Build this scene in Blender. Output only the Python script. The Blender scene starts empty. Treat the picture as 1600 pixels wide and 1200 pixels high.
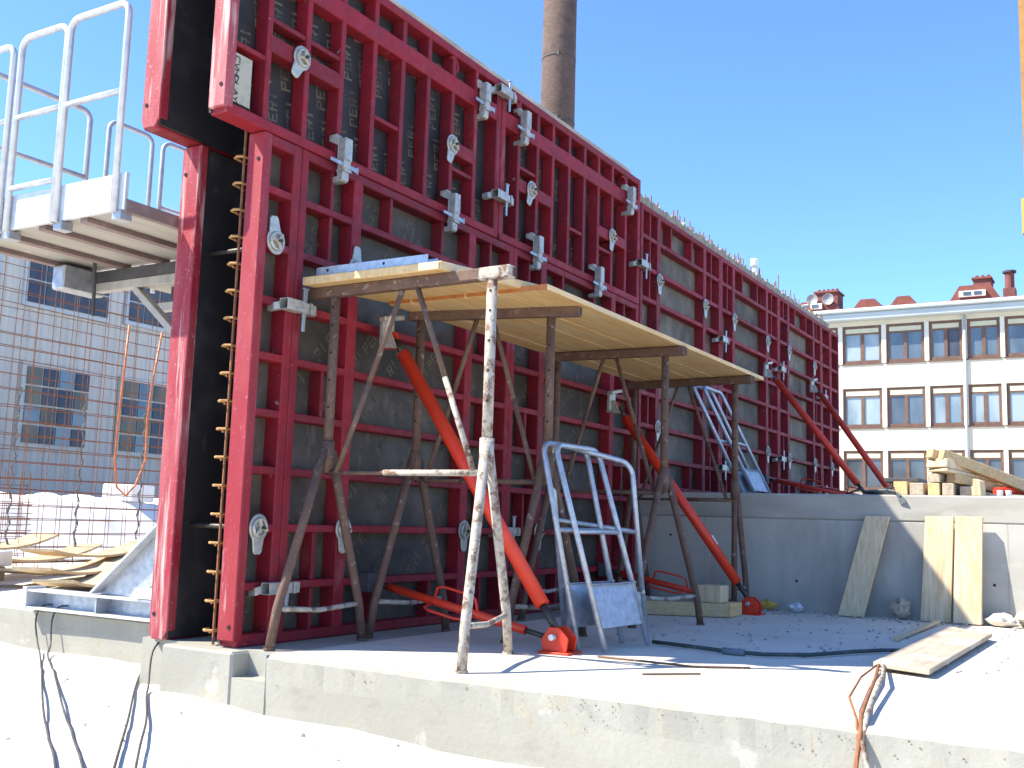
import bpy, math, random
from mathutils import Vector, Matrix
random.seed(11)
S = bpy.context.scene
COL = S.collection
# ------------------------------------------------------------------ camera
CAM_POS = Vector((-3.9574, -3.9423, 0.6685))
YAW, PITCH, ROLL, FPX = 0.53801, 0.129845, 0.030335, 1650.76
fw = Vector((math.cos(YAW) * math.cos(PITCH), math.sin(YAW) * math.cos(PITCH), math.sin(PITCH)))
rt = fw.cross(Vector((0, 0, 1))).normalized()
up = rt.cross(fw)
r2 = rt * math.cos(ROLL) + up * math.sin(ROLL)
u2 = -rt * math.sin(ROLL) + up * math.cos(ROLL)
cd = bpy.data.cameras.new('camera')
cam = bpy.data.objects.new('camera', cd)
COL.objects.link(cam)
cd.sensor_fit = 'HORIZONTAL'; cd.sensor_width = 36
cd.lens = 36 * FPX / 1600
cd.clip_start = 0.05; cd.clip_end = 2000
M = Matrix((r2, u2, -fw)).transposed().to_4x4(); M.translation = CAM_POS
cam.matrix_world = M
S.camera = cam
# ------------------------------------------------------------------ sky, sun, exposure
SUN_TRAVEL = Vector((0.717, -1.0, -1.386)).normalized()
ELEV = math.asin(-SUN_TRAVEL.z)
to_sun = -SUN_TRAVEL
W = bpy.data.worlds.new('World'); S.world = W; W.use_nodes = True
nt = W.node_tree
for n in list(nt.nodes): nt.nodes.remove(n)
sky = nt.nodes.new('ShaderNodeTexSky'); sky.sky_type = 'NISHITA'; sky.sun_disc = False
sky.sun_elevation = ELEV
sky.sun_rotation = math.atan2(to_sun.x, to_sun.y)
sky.altitude = 2000; sky.air_density = 1.0; sky.dust_density = 0.0; sky.ozone_density = 10.0
bg = nt.nodes.new('ShaderNodeBackground'); bg.inputs['Strength'].default_value = 0.13
wo = nt.nodes.new('ShaderNodeOutputWorld')
nt.links.new(sky.outputs[0], bg.inputs[0]); nt.links.new(bg.outputs[0], wo.inputs[0])
sl = bpy.data.lights.new('sun', 'SUN'); sl.energy = 3.8; sl.angle = math.radians(0.53); sl.color = (1.0, 0.93, 0.80)
so = bpy.data.objects.new('sun', sl); COL.objects.link(so)
so.rotation_euler = SUN_TRAVEL.to_track_quat('-Z', 'Y').to_euler(); so.location = (-6, 9, 14)
S.view_settings.view_transform = 'Standard'; S.view_settings.look = 'None'
S.view_settings.exposure = 1.6; S.view_settings.gamma = 1.0; S.view_settings.use_curve_mapping = False

# ------------------------------------------------------------------ materials
def _new(name):
    m = bpy.data.materials.new(name); m.use_nodes = True
    t = m.node_tree; b = t.nodes['Principled BSDF']
    return m, t, b
def _noise(t, scale, detail=4, rough=.6, vec=None, dist=0):
    n = t.nodes.new('ShaderNodeTexNoise'); n.inputs['Scale'].default_value = scale
    n.inputs['Detail'].default_value = detail; n.inputs['Roughness'].default_value = rough
    n.inputs['Distortion'].default_value = dist
    if vec: t.links.new(vec, n.inputs['Vector'])
    return n.outputs[0]
def _ramp(t, fac, a, b):
    r = t.nodes.new('ShaderNodeMapRange'); r.inputs[1].default_value = a; r.inputs[2].default_value = b
    t.links.new(fac, r.inputs[0]); return r.outputs[0]
def _mix(t, fac, a, b):
    n = t.nodes.new('ShaderNodeMix'); n.data_type = 'RGBA'
    t.links.new(fac, n.inputs[0])
    for k, v in ((6, a), (7, b)):
        if isinstance(v, tuple): n.inputs[k].default_value = (*v, 1)
        else: t.links.new(v, n.inputs[k])
    return n.outputs[2]
def _pos(t, scale=(1, 1, 1)):
    g = t.nodes.new('ShaderNodeNewGeometry'); mp = t.nodes.new('ShaderNodeMapping')
    mp.inputs['Scale'].default_value = scale
    t.links.new(g.outputs['Position'], mp.inputs['Vector']); return mp.outputs[0]
def surf(name, c, layers=(), rough=.7, metal=0, bump=0, bscale=40, stretch=(1, 1, 1), rvar=0, orand=0):
    """layers: (colour, noise scale, lo, hi[, stretch]) painted over the base colour in turn"""
    m, t, b = _new(name)
    col = c
    for L in layers:
        v = _pos(t, L[4] if len(L) > 4 else stretch)
        f = _ramp(t, _noise(t, L[1], 5, .62, v), L[2], L[3])
        col = _mix(t, f, col, L[0])
    if orand:
        oi = t.nodes.new('ShaderNodeObjectInfo'); q = t.nodes.new('ShaderNodeMapRange'); q.inputs[3].default_value = 1 - orand; q.inputs[4].default_value = 1 + orand
        t.links.new(oi.outputs['Random'], q.inputs[0]); hs_ = t.nodes.new('ShaderNodeHueSaturation'); t.links.new(q.outputs[0], hs_.inputs['Value']); t.links.new(col, hs_.inputs['Color']); col = hs_.outputs[0]
    if isinstance(col, tuple): b.inputs['Base Color'].default_value = (*col, 1)
    else: t.links.new(col, b.inputs['Base Color'])
    b.inputs['Roughness'].default_value = rough; b.inputs['Metallic'].default_value = metal
    if rvar:
        f = _ramp(t, _noise(t, 14, 4, .6, _pos(t, stretch)), .3, .7)
        q = t.nodes.new('ShaderNodeMapRange'); q.inputs[3].default_value = rough - rvar; q.inputs[4].default_value = min(1, rough + rvar)
        t.links.new(f, q.inputs[0]); t.links.new(q.outputs[0], b.inputs['Roughness'])
    if bump:
        bn = t.nodes.new('ShaderNodeBump'); bn.inputs['Strength'].default_value = bump; bn.inputs['Distance'].default_value = .02
        t.links.new(_noise(t, bscale, 6, .65, _pos(t, stretch)), bn.inputs['Height']); t.links.new(bn.outputs[0], b.inputs['Normal'])
    return m
MT = {}
MT['red'] = surf('red_frame_paint', (.235, .0045, .013), [((.155, .006, .014), 6, .42, .70), ((.28, .05, .05), 34, .60, .82), ((.28, .12, .10), 4, .63, .84, (1, 1, .4)), ((.37, .32, .28), 20, .685, .75), ((.07, .022, .014), 30, .69, .78)], rough=.68, rvar=.14, bump=.14, bscale=110, orand=.2)
MT['red_dusty'] = surf('red_paint_dusty', (.26, .005, .013), [((.30, .035, .04), 6, .42, .70, (1, 1, .35)), ((.50, .34, .30), 11, .62, .76, (1, 1, .16)), ((.40, .16, .15), 40, .60, .78), ((.12, .03, .03), 60, .70, .8)], rough=.55, bump=.1, bscale=90)
MT['red_worn'] = surf('red_paint_abraded', (.28, .010, .022), [((.36, .085, .09), 5, .40, .66, (1, 1, .3)), ((.58, .46, .41), 9, .54, .70, (1, 2, .13)), ((.46, .26, .24), 44, .60, .76), ((.12, .03, .03), 60, .70, .8)], rough=.6, bump=.12, bscale=90)
MT['ply'] = surf('film_plywood_worn', (.048, .035, .025), [((.10, .079, .060), 2.7, .40, .66), ((.17, .142, .115), 6, .60, .78, (1, 1, .4)), ((.020, .015, .012), 1.5, .50, .70), ((.20, .18, .155), 17, .70, .77, (.5, 1, 1.6))], rough=.7, bump=.05, bscale=60, orand=.3)
MT['ply_dark'] = surf('film_plywood_dim_reflection', (.016, .013, .013), [((.036, .029, .026), 4, .45, .72), ((.09, .075, .065), 12, .68, .82)], rough=.65, bump=.04, bscale=60)  # dimmer reflection of the upper row put into a darker base colour
MT['ply_grey'] = surf('film_plywood_cement_film', (.105, .085, .062), [((.19, .16, .12), 3.4, .42, .68, (1, 1, .5)), ((.045, .034, .026), 2.1, .48, .68), ((.24, .21, .17), 14, .66, .8, (1, 1, .3))], rough=.75, bump=.06, bscale=60, orand=.25)
MT['print'] = surf('plywood_print', (.13, .10, .062), [((.04, .032, .026), 13, .42, .60)], rough=.7)
MT['ply_in'] = surf('film_plywood_clean', (.020, .019, .022), [((.05, .048, .05), 3, .5, .75), ((.10, .09, .085), 11, .66, .8, (1, 1, .4))], rough=.5)
MT['zinc'] = surf('galvanised_steel', (.44, .47, .51), [((.31, .34, .38), 22, .4, .65), ((.54, .54, .53), 60, .55, .75)], rough=.42, metal=.55, rvar=.1, bump=.03)
MT['zinc_rail'] = surf('galvanised_tube', (.60, .62, .64), [((.45, .48, .52), 14, .45, .7)], rough=.45, metal=.35)
MT['cast'] = surf('zinc_plated_casting', (.47, .45, .39), [((.30, .30, .28), 30, .42, .66), ((.56, .52, .42), 12, .6, .8)], rough=.45, metal=.35, bump=.05)
MT['prop'] = surf('orange_red_lacquer', (.70, .042, .013), [((.54, .034, .014), 6, .48, .74), ((.42, .20, .15), 30, .66, .78), ((.32, .27, .23), 13, .70, .76)], rough=.45, rvar=.14, bump=.05)
MT['steel_dark'] = surf('dark_threaded_steel', (.07, .065, .06), [((.16, .09, .05), 30, .5, .7)], rough=.5, metal=.7)
MT['rust'] = surf('mortar_splashed_rusty_tube', (.115, .062, .042), [((.17, .10, .06), 14, .45, .75), ((.36, .31, .26), 24, .60, .74), ((.055, .038, .042), 9, .56, .74)], rough=.75, bump=.18, bscale=70)
MT['rust_white'] = surf('mortar_caked_and_sunlit_tube', (.40, .35, .285), [((.15, .085, .055), 16, .48, .60), ((.54, .49, .42), 40, .52, .72), ((.07, .05, .055), 24, .62, .70)], rough=.85, bump=.3, bscale=70)
MT['wood_y'] = surf('yellow_three_ply', (.66, .45, .20), [((.57, .35, .13), 6, .42, .62, (.6, 9, 6)), ((.74, .56, .30), 4, .5, .75, (.4, 6, 4)), ((.52, .46, .36), 2, .55, .8)], rough=.55, bump=.04, stretch=(1, 8, 8))
MT['wood_seal'] = surf('orange_edge_seal', (.48, .17, .04), [((.36, .12, .03), 20, .45, .7)], rough=.6)
MT['wood_p'] = surf('pale_spruce_plank', (.60, .47, .29), [((.52, .37, .20), 5, .45, .62, (9, 9, .35)), ((.66, .55, .38), 3, .5, .7, (6, 6, .4)), ((.30, .17, .08), 13, .74, .80)], rough=.7, bump=.06, bscale=30)
MT['wood_px'] = surf('spruce_timber_long', (.54, .39, .20), [((.42, .27, .12), 7, .46, .64, (.6, 8, 8)), ((.36, .32, .26), 4, .55, .75)], rough=.75, bump=.08, bscale=30)
MT['wood_grey'] = surf('weathered_board', (.44, .37, .27), [((.30, .25, .19), 5, .42, .65, (.5, 6, 6)), ((.52, .48, .42), 3, .5, .7)], rough=.8, bump=.12, bscale=40)
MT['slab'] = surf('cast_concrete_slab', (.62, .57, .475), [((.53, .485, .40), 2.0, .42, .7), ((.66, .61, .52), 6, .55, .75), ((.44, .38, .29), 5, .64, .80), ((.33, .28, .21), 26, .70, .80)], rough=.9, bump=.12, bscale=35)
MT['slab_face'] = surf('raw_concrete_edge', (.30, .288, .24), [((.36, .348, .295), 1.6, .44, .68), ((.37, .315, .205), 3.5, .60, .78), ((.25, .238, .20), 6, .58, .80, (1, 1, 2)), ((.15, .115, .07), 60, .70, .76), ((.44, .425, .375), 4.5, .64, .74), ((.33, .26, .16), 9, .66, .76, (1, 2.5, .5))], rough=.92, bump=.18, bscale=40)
MT['step'] = surf('smooth_formed_concrete', (.43, .415, .365), [((.34, .33, .29), 1.1, .42, .66, (1, .5, 1.4)), ((.49, .475, .42), 3, .55, .75, (1, .6, 1.6)), ((.30, .285, .25), .8, .50, .62, (1, 1, .35)), ((.34, .28, .20), 6, .68, .80), ((.16, .15, .13), 60, .72, .76)], rough=.85, bump=.1, bscale=18)
MT['step_top'] = surf('upper_lift_concrete', (.39, .375, .325), [((.30, .285, .245), 2.2, .42, .68, (1, .5, 2)), ((.50, .485, .43), 4, .58, .78, (1, .5, 2))], rough=.85, bump=.1, bscale=22)
MT['ground'] = surf('dusty_concrete_ground', (.60, .575, .51), [((.54, .515, .455), 1.3, .45, .7), ((.64, .61, .55), 5, .5, .75), ((.42, .38, .31), 14, .72, .84)], rough=.95, bump=.1, bscale=22)
MT['sand'] = surf('spilled_sand_on_slab', (.47, .43, .35), [((.38, .34, .27), 9, .45, .7), ((.54, .50, .42), 20, .55, .75)], rough=.95, bump=.3, bscale=60)
MT['rebar'] = surf('rusty_rebar', (.27, .105, .042), [((.16, .07, .035), 18, .45, .7), ((.40, .18, .07), 30, .58, .75)], rough=.8, bump=.2, bscale=150)
MT['rebar_pale'] = surf('bare_bar_end', (.45, .24, .08), [((.30, .14, .05), 30, .5, .7)], rough=.7)
MT['spacer'] = surf('spacer_strip_wire', (.18, .17, .16), [((.08, .08, .08), 40, .5, .6)], rough=.8)
MT['conc_top'] = surf('rough_poured_concrete', (.36, .31, .24), [((.24, .19, .13), 12, .45, .65), ((.45, .42, .36), 25, .55, .75)], rough=.95, bump=.8, bscale=50)
MT['white'] = surf('facade_render', (.62, .585, .47), [((.56, .53, .43), 1.1, .45, .75), ((.50, .475, .39), .5, .6, .8, (1, 1, .3))], rough=.9)
MT['pier'] = surf('facade_pier_paint', (.66, .64, .55), [((.58, .565, .49), .9, .5, .75)], rough=.85)
MT['cornice'] = surf('eaves_sheet', (.44, .49, .50), [((.37, .42, .44), .6, .45, .7)], rough=.6)
MT['blind'] = surf('cream_roller_blind_box', (.55, .53, .38), [((.48, .46, .34), 3, .45, .7)], rough=.7)
MT['frame_br'] = surf('brown_window_frame', (.13, .065, .04), [((.18, .10, .06), 4, .45, .7)], rough=.55)
MT['brick'] = surf('chimney_brick', (.095, .060, .047), [((.13, .083, .064), 3.2, .45, .6, (1, 1, 4)), ((.055, .038, .033), 1.2, .5, .72), ((.19, .13, .10), 9, .64, .72, (1, 1, 3))], rough=.95, bump=.6, bscale=8)
MT['soot'] = surf('dark_iron_band', (.06, .055, .055), [((.10, .07, .06), 4, .5, .7)], rough=.8)
MT['roof'] = surf('red_roof_tile', (.22, .065, .045), [((.17, .05, .036), 3, .45, .65)], rough=.8, bump=.3, bscale=6)
MT['stack'] = surf('red_roof_chimney_brick', (.21, .075, .058), [((.16, .058, .046), 2, .45, .65, (1, 1, 3)), ((.28, .15, .12), 4, .6, .75)], rough=.9)
MT['dish'] = surf('dish_grey', (.30, .31, .31), [((.25, .26, .27), 4, .45, .7)], rough=.5)
MT['crane'] = surf('crane_yellow', (.38, .19, .04), [((.30, .14, .035), 2, .45, .7)], rough=.5)
MT['corr'] = surf('grey_trapezoid_sheet', (.53, .495, .425), [((.47, .44, .38), 1.5, .45, .7), ((.58, .545, .48), .6, .5, .75, (1, 1, .2))], rough=.6)
MT['hose_o'] = surf('orange_hose', (.66, .20, .06), [((.5, .14, .05), 12, .45, .7)], rough=.5)
MT['cable'] = surf('black_cable', (.035, .036, .036), [((.09, .085, .08), 14, .45, .7)], rough=.6)
MT['hose_g'] = surf('dark_green_hose', (.035, .05, .05), [((.10, .10, .095), 14, .5, .7)], rough=.6)
MT['foam'] = surf('white_insulation', (.80, .80, .78), [((.70, .70, .68), 4, .45, .7)], rough=.9)
MT['label'] = surf('beige_label_plate', (.42, .37, .27), [((.33, .29, .21), 20, .45, .7)], rough=.6)
MT['ink'] = surf('dark_ink', (.03, .03, .035), rough=.7)
MT['hole'] = surf('dark_hole', (.012, .011, .011), rough=.95)
MT['pock'] = surf('brown_pock_specks', (.22, .175, .11), [((.12, .095, .065), 30, .45, .6)], rough=.95)  # brown colour of the flat pockmark specks
MT['deckplate'] = surf('steel_deck_underside', (.40, .38, .34), [((.30, .285, .26), 3, .45, .7, (.5, 4, 1)), ((.48, .46, .42), 6, .58, .75)], rough=.6, metal=.15)
MT['paint_brown'] = surf('brown_edge_channel', (.20, .14, .13), [((.28, .22, .20), 10, .5, .7)], rough=.6)
MT['dark'] = surf('dark_grey_surface', (.06, .058, .062), [((.10, .09, .09), 8, .5, .7)], rough=.7)  # plain dark grey for brackets, spacers, tray and building core
MT['yellow'] = surf('yellow_scrap', (.55, .36, .06), [((.40, .26, .06), 20, .45, .65)], rough=.8)
MT['paper'] = surf('crumpled_white_sack', (.62, .64, .68), [((.48, .50, .54), 18, .45, .7)], rough=.8)
MT['rag'] = surf('grey_blue_rag', (.14, .16, .18), [((.22, .24, .25), 14, .5, .7)], rough=.9)
MT['stone'] = surf('loose_stone', (.36, .34, .31), [((.26, .25, .23), 20, .5, .7)], rough=.95, bump=.4)
def glass(name, c, rough=.06, var=None, ior=1.6):
    m, t, b = _new(name)
    b.inputs['Base Color'].default_value = (*c, 1); b.inputs['Roughness'].default_value = rough
    b.inputs['IOR'].default_value = ior
    if var:
        t.links.new(_mix(t, _ramp(t, _noise(t, var[1], 3, .5, _pos(t, (1, 1, .4))), .4, .62), c, var[0]), b.inputs['Base Color'])
    return m
MT['glass_curtain'] = glass('pane_over_white_curtain', (.30, .36, .38), var=((.16, .21, .24), .9))
MT['glass_dark'] = glass('pane_dark_room', (.055, .065, .075), var=((.10, .12, .14), .7))
MT['glass_mid'] = glass('pane_mid_blue_grey', (.13, .17, .20), var=((.07, .095, .12), .8))  # mid blue-grey pane, tone varied by noise
MT['glass_blue'] = glass('factory_blue_pane', (.045, .058, .085), rough=.35, var=((.08, .09, .11), 1.6), ior=1.3)
MT['glass_fact'] = glass('factory_dirty_pane', (.10, .11, .10), rough=.5, var=((.20, .19, .15), 1.5), ior=1.3)

# ------------------------------------------------------------------ mesh helpers
class MB:
    def __init__(s): s.v = []; s.f = []
    def add(s, vs, fs):
        o = len(s.v); s.v += [Vector(v) for v in vs]; s.f += [tuple(i + o for i in f) for f in fs]; return s
    def box(s, x0, x1, y0, y1, z0, z1):
        return s.add([(x0, y0, z0), (x1, y0, z0), (x1, y1, z0), (x0, y1, z0), (x0, y0, z1), (x1, y0, z1), (x1, y1, z1), (x0, y1, z1)],
                     [(3, 2, 1, 0), (4, 5, 6, 7), (0, 1, 5, 4), (1, 2, 6, 5), (2, 3, 7, 6), (3, 0, 4, 7)])
    def bar(s, a, b, w, h, upv=(0, 0, 1), taper=1):
        a = Vector(a); b = Vector(b); d = (b - a).normalized(); u = Vector(upv)
        if abs(d.dot(u)) > .98: u = Vector((0, 1, 0))
        r = d.cross(u).normalized(); u = r.cross(d)
        q = []
        for p, k in ((a, 1), (b, taper)):
            q += [p - r * w / 2 * k - u * h / 2 * k, p + r * w / 2 * k - u * h / 2 * k, p + r * w / 2 * k + u * h / 2 * k, p - r * w / 2 * k + u * h / 2 * k]
        return s.add(q, [(3, 2, 1, 0), (4, 5, 6, 7), (0, 1, 5, 4), (1, 2, 6, 5), (2, 3, 7, 6), (3, 0, 4, 7)])
    def tube(s, pts, r, n=10, cap=True, r1=None):
        pts = [Vector(p) for p in pts]; L = len(pts); rings = []; prev = None
        for i, p in enumerate(pts):
            d = ((pts[min(i + 1, L - 1)] - pts[max(i - 1, 0)])).normalized()
            if prev is None:
                u = Vector((0, 0, 1)) if abs(d.z) < .95 else Vector((1, 0, 0))
                e = d.cross(u).normalized()
            else:
                e = (prev - d * prev.dot(d)).normalized()
            prev = e; g = d.cross(e)
            rr = r if r1 is None else r + (r1 - r) * i / max(1, L - 1)
            rings.append([p + (e * math.cos(2 * math.pi * k / n) + g * math.sin(2 * math.pi * k / n)) * rr for k in range(n)])
        vs = [q for R in rings for q in R]
        fs = [(i * n + k, i * n + (k + 1) % n, (i + 1) * n + (k + 1) % n, (i + 1) * n + k) for i in range(L - 1) for k in range(n)]
        if cap: fs += [tuple(reversed(range(n))), tuple(range((L - 1) * n, L * n))]
        return s.add(vs, fs)
    def prism(s, poly, off):
        n = len(poly); off = Vector(off); P = [Vector(p) for p in poly]
        return s.add(P + [p + off for p in P], [tuple(reversed(range(n))), tuple(range(n, 2 * n))] + [(i, (i + 1) % n, n + (i + 1) % n, n + i) for i in range(n)])
    def xform(s, m):
        s.v = [m @ v for v in s.v]; return s
    def mesh(s, name, mt, smooth=False):
        me = bpy.data.meshes.new(name); me.from_pydata([tuple(v) for v in s.v], [], s.f); me.update()
        if mt: me.materials.append(MT[mt])
        if smooth:
            for p in me.polygons: p.use_smooth = len(p.vertices) == 4
        return me
    def build(s, name, mt, parent=None, bevel=0, smooth=False, local=False):
        if parent is not None and not local:
            off = world_loc(parent)
        elif parent is None and not local:
            xs = [v.x for v in s.v]; ys = [v.y for v in s.v]
            off = Vector(((min(xs) + max(xs)) / 2, (min(ys) + max(ys)) / 2, min(v.z for v in s.v)))
        else: off = Vector()
        s.v = [v - off for v in s.v]
        o = bpy.data.objects.new(name, s.mesh(name, mt, smooth)); COL.objects.link(o)
        if parent is not None: o.parent = parent
        elif not local: o.location = off
        if bevel:
            md = o.modifiers.new('bevel', 'BEVEL'); md.width = bevel; md.segments = 1; md.limit_method = 'ANGLE'
        return o
WL = {}
def world_loc(o):
    L = Vector()
    while o is not None: L += o.location; o = o.parent
    return L
def tag(o, label, cat, group=None, kind=None):
    if label: o['label'] = label
    if cat: o['category'] = cat
    if group: o['group'] = group
    if kind: o['kind'] = kind
    return o
def thing(name, label, cat, loc=(0, 0, 0), group=None):
    o = bpy.data.objects.new(name, None); COL.objects.link(o); o.location = loc; o.empty_display_size = .2
    return tag(o, label, cat, group)
def child(name, mesh, parent, loc=(0, 0, 0), rot=None, bevel=0):
    o = bpy.data.objects.new(name, mesh); COL.objects.link(o); o.parent = parent; o.location = loc
    if rot: o.rotation_euler = rot
    if bevel:
        md = o.modifiers.new('bevel', 'BEVEL'); md.width = bevel; md.segments = 1
    return o
def copy_tree(o, parent=None):
    c = o.copy(); COL.objects.link(c); c.parent = parent
    for ch in list(o.children): copy_tree(ch, c)
    return c
def struct(o): o['kind'] = 'structure'; return o
def arc(c, a, b, t0, t1, n=6):
    c = Vector(c); a = Vector(a); b = Vector(b)
    return [c + a * math.cos(t0 + (t1 - t0) * i / n) + b * math.sin(t0 + (t1 - t0) * i / n) for i in range(n + 1)]

# ================================================================== SETTING
# ---- ground sheet
def grid(x0, x1, y0, y1, nx, ny, zf):
    vs = []; fs = []
    for j in range(ny + 1):
        for i in range(nx + 1):
            x = x0 + (x1 - x0) * i / nx; y = y0 + (y1 - y0) * j / ny
            vs.append((x, y, zf(x, y)))
    for j in range(ny):
        for i in range(nx):
            a = j * (nx + 1) + i; fs.append((a, a + 1, a + nx + 2, a + nx + 1))
    return vs, fs
def gz(x, y):
    base = -.25 - .035 * max(0, min(3, -y))
    if -6 < x < 2 and -6 < y < 6:
        base += .012 * math.sin(3.1 * x + 1.7 * y) + .01 * math.sin(5.3 * y - 2.2 * x) + .006 * math.sin(11 * x + 7 * y)
    return base
g = MB()
xs = [-300, -60, -20, -8] + [-6 + .25 * i for i in range(33)] + [4, 8, 20, 60, 150, 400]
ys = [-300, -60, -20, -9] + [-6 + .25 * i for i in range(49)] + [8, 14, 25, 60, 150, 400]
vs = [(x, y, gz(x, y)) for y in ys for x in xs]
nx = len(xs)
g.add(vs, [(j * nx + i, j * nx + i + 1, (j + 1) * nx + i + 1, (j + 1) * nx + i) for j in range(len(ys) - 1) for i in range(nx - 1)])
struct(g.build('ground', 'ground', smooth=True))
# ---- floor slab with broken front edge (front face at x = -0.07)
def slab(name, xf, yA, yB, xback, ztop, zbot, jit, mt_top, mt_face, n=None):
    n = n or max(6, int(abs(yB - yA) / .06))
    f = MB(); t = MB(); rnd = random.Random(hash(name) % 1000)
    ed = []
    for i in range(n + 1):
        y = yA + (yB - yA) * i / n
        ed.append((xf + rnd.uniform(-jit, jit) * .6, y, ztop - rnd.uniform(0, jit) * .5, xf + .022 + rnd.uniform(0, jit * 1.8), xf + rnd.uniform(-jit, jit)))
    vs = []; fs = []
    rows = 5
    for (xa, y, zt, xt, xb) in ed:
        vs.append((xt, y, ztop))
        vs.append((xa, y, zt - .016))
        for k in range(1, rows):
            vs.append((xf + .006 * math.sin(y * 2.3 + k) + rnd.uniform(-jit, jit) * .05, y, zt - .016 + (zbot - zt) * k / (rows - 1)))
    m = rows + 1
    for i in range(n):
        for k in range(rows):
            a = i * m + k; fs.append((a, a + 1, a + m + 1, a + m))
    f.add(vs, fs)
    o = t
    tv = [(e[3], e[1], ztop) for e in ed] + [(xback, e[1], ztop) for e in ed]
    t.add(tv, [(i, i + 1, n + 2 + i, n + 1 + i) for i in range(n)])
    # side closures
    for y in (yA, yB):
        f.add([(xf, y, ztop), (xback, y, ztop), (xback, y, zbot), (xf, y, zbot)], [(0, 1, 2, 3)])
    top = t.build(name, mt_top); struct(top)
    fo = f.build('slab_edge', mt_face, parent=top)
    pk = MB(); rp = random.Random(31)
    for i in range(230):
        y = rp.uniform(yA, yB) if rp.random() < .45 else rp.choice([-1.62, -1.95, -2.4, -3.0, -.9]) + rp.gauss(0, .16)
        if not (min(yA, yB) < y < max(yA, yB)): continue
        z = ztop - .02 - abs(rp.gauss(0, .055)); q = rp.choice([.0012, .0018, .0025, .004])
        pk.add([(xf - .004, y - q, z - q * .6), (xf - .004, y + q * .8, z - q), (xf - .0045, y + q * 1.2, z + q * .5), (xf - .004, y, z + q)], [(0, 1, 2, 3)])
    pk.build('pockmarks', 'pock', top)['kind'] = 'stuff'
    return top
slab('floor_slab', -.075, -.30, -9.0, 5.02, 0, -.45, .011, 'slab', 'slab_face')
b = MB().box(.035, 5.02, -.30, .70, -.40, -.003); b.box(-.074, .2, -.302, -.078, -.40, -.125); struct(b.build('slab_shadow_notch', 'slab_face'))  # face set back as an added notch, standing in for the form's cast shadow
slab('rear_slab', .60, 30, .66, 60, .004, -.40, .010, 'slab', 'slab_face', n=160)
b = MB().box(-.082, .5, -.08, .42, -.30, -.006)
o = b.build('wall_footing', 'slab_face', bevel=.012); tag(o, 'grey concrete footing stub under the open end of the red formwork', 'footing')
# ---- raised slab behind (step wall at x = 5)
st = thing('concrete_step', 'waist-high grey concrete step wall behind the trestles', 'wall', (5, -6, 0))
MB().box(5.0, 22, -14, 1.4, -.3, .765).build('lower_lift', 'step', st, bevel=.006)
MB().box(4.996, 22, -14, 1.4, .766, .98).build('upper_lift', 'step_top', st, bevel=.012)
for y in (-1.85, -3.05, -4.25, -.62):
    MB().box(4.9985, 5.01, y - .004, y + .004, .0, .764).build('form_joint', 'step_top', st)
for i, (y, z) in enumerate([(-.84, .27), (-1.43, .25), (-.30, .60), (-1.9, .26), (-2.95, .30), (-3.3, .66)]):
    MB().tube([(4.997, y, z), (5.02, y, z)], .011, 10).build('tie_hole', 'hole', st)
# thin sand film on the slab
def blob(cx, cy, rx, ry, z, n=40, seed=1):
    rn = random.Random(seed); vs = [(cx, cy, z)]
    for i in range(n):
        a = 2 * math.pi * i / n; k = 1 + .18 * math.sin(3 * a + seed) + .12 * math.sin(7 * a + 2 * seed) + rn.uniform(-.06, .06)
        vs.append((cx + rx * k * math.cos(a), cy + ry * k * math.sin(a), z - .0005))
    return vs, [(0, 1 + i, 1 + (i + 1) % n) for i in range(n)]
# grit and pebbles
pb = MB(); rn = random.Random(4)
def pebble(mb, x, y, z, r, rn):
    vs = []
    for k, (dx, dy, dz) in enumerate([(1, 0, 0), (0, 1, 0), (-1, 0, 0), (0, -1, 0), (0, 0, 1), (0, 0, -.4)]):
        s_ = r * rn.uniform(.6, 1.25); vs.append((x + dx * s_, y + dy * s_, z + dz * s_ * .8))
    mb.add(vs, [(0, 1, 4), (1, 2, 4), (2, 3, 4), (3, 0, 4), (1, 0, 5), (2, 1, 5), (3, 2, 5), (0, 3, 5)])
for i in range(420):
    x = rn.uniform(1.6, 4.95); y = rn.uniform(-3.6, -.3)
    pebble(pb, x, y, .004, rn.choice([.004, .006, .009, .014]), rn)
for i in range(160):
    pebble(pb, rn.uniform(4.55, 4.97), rn.uniform(-3.9, -.2), .006, rn.choice([.008, .012, .02]), rn)
for i in range(130):
    x = rn.uniform(-2.2, -.12); y = rn.uniform(-3.2, 1.8); pebble(pb, x, y, gz(x, y) + .002, rn.choice([.005, .008, .012]), rn)
o = pb.build('grit', 'stone'); tag(o, 'loose grit and crumbs of concrete scattered on the floor', 'grit', kind='stuff')

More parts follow.
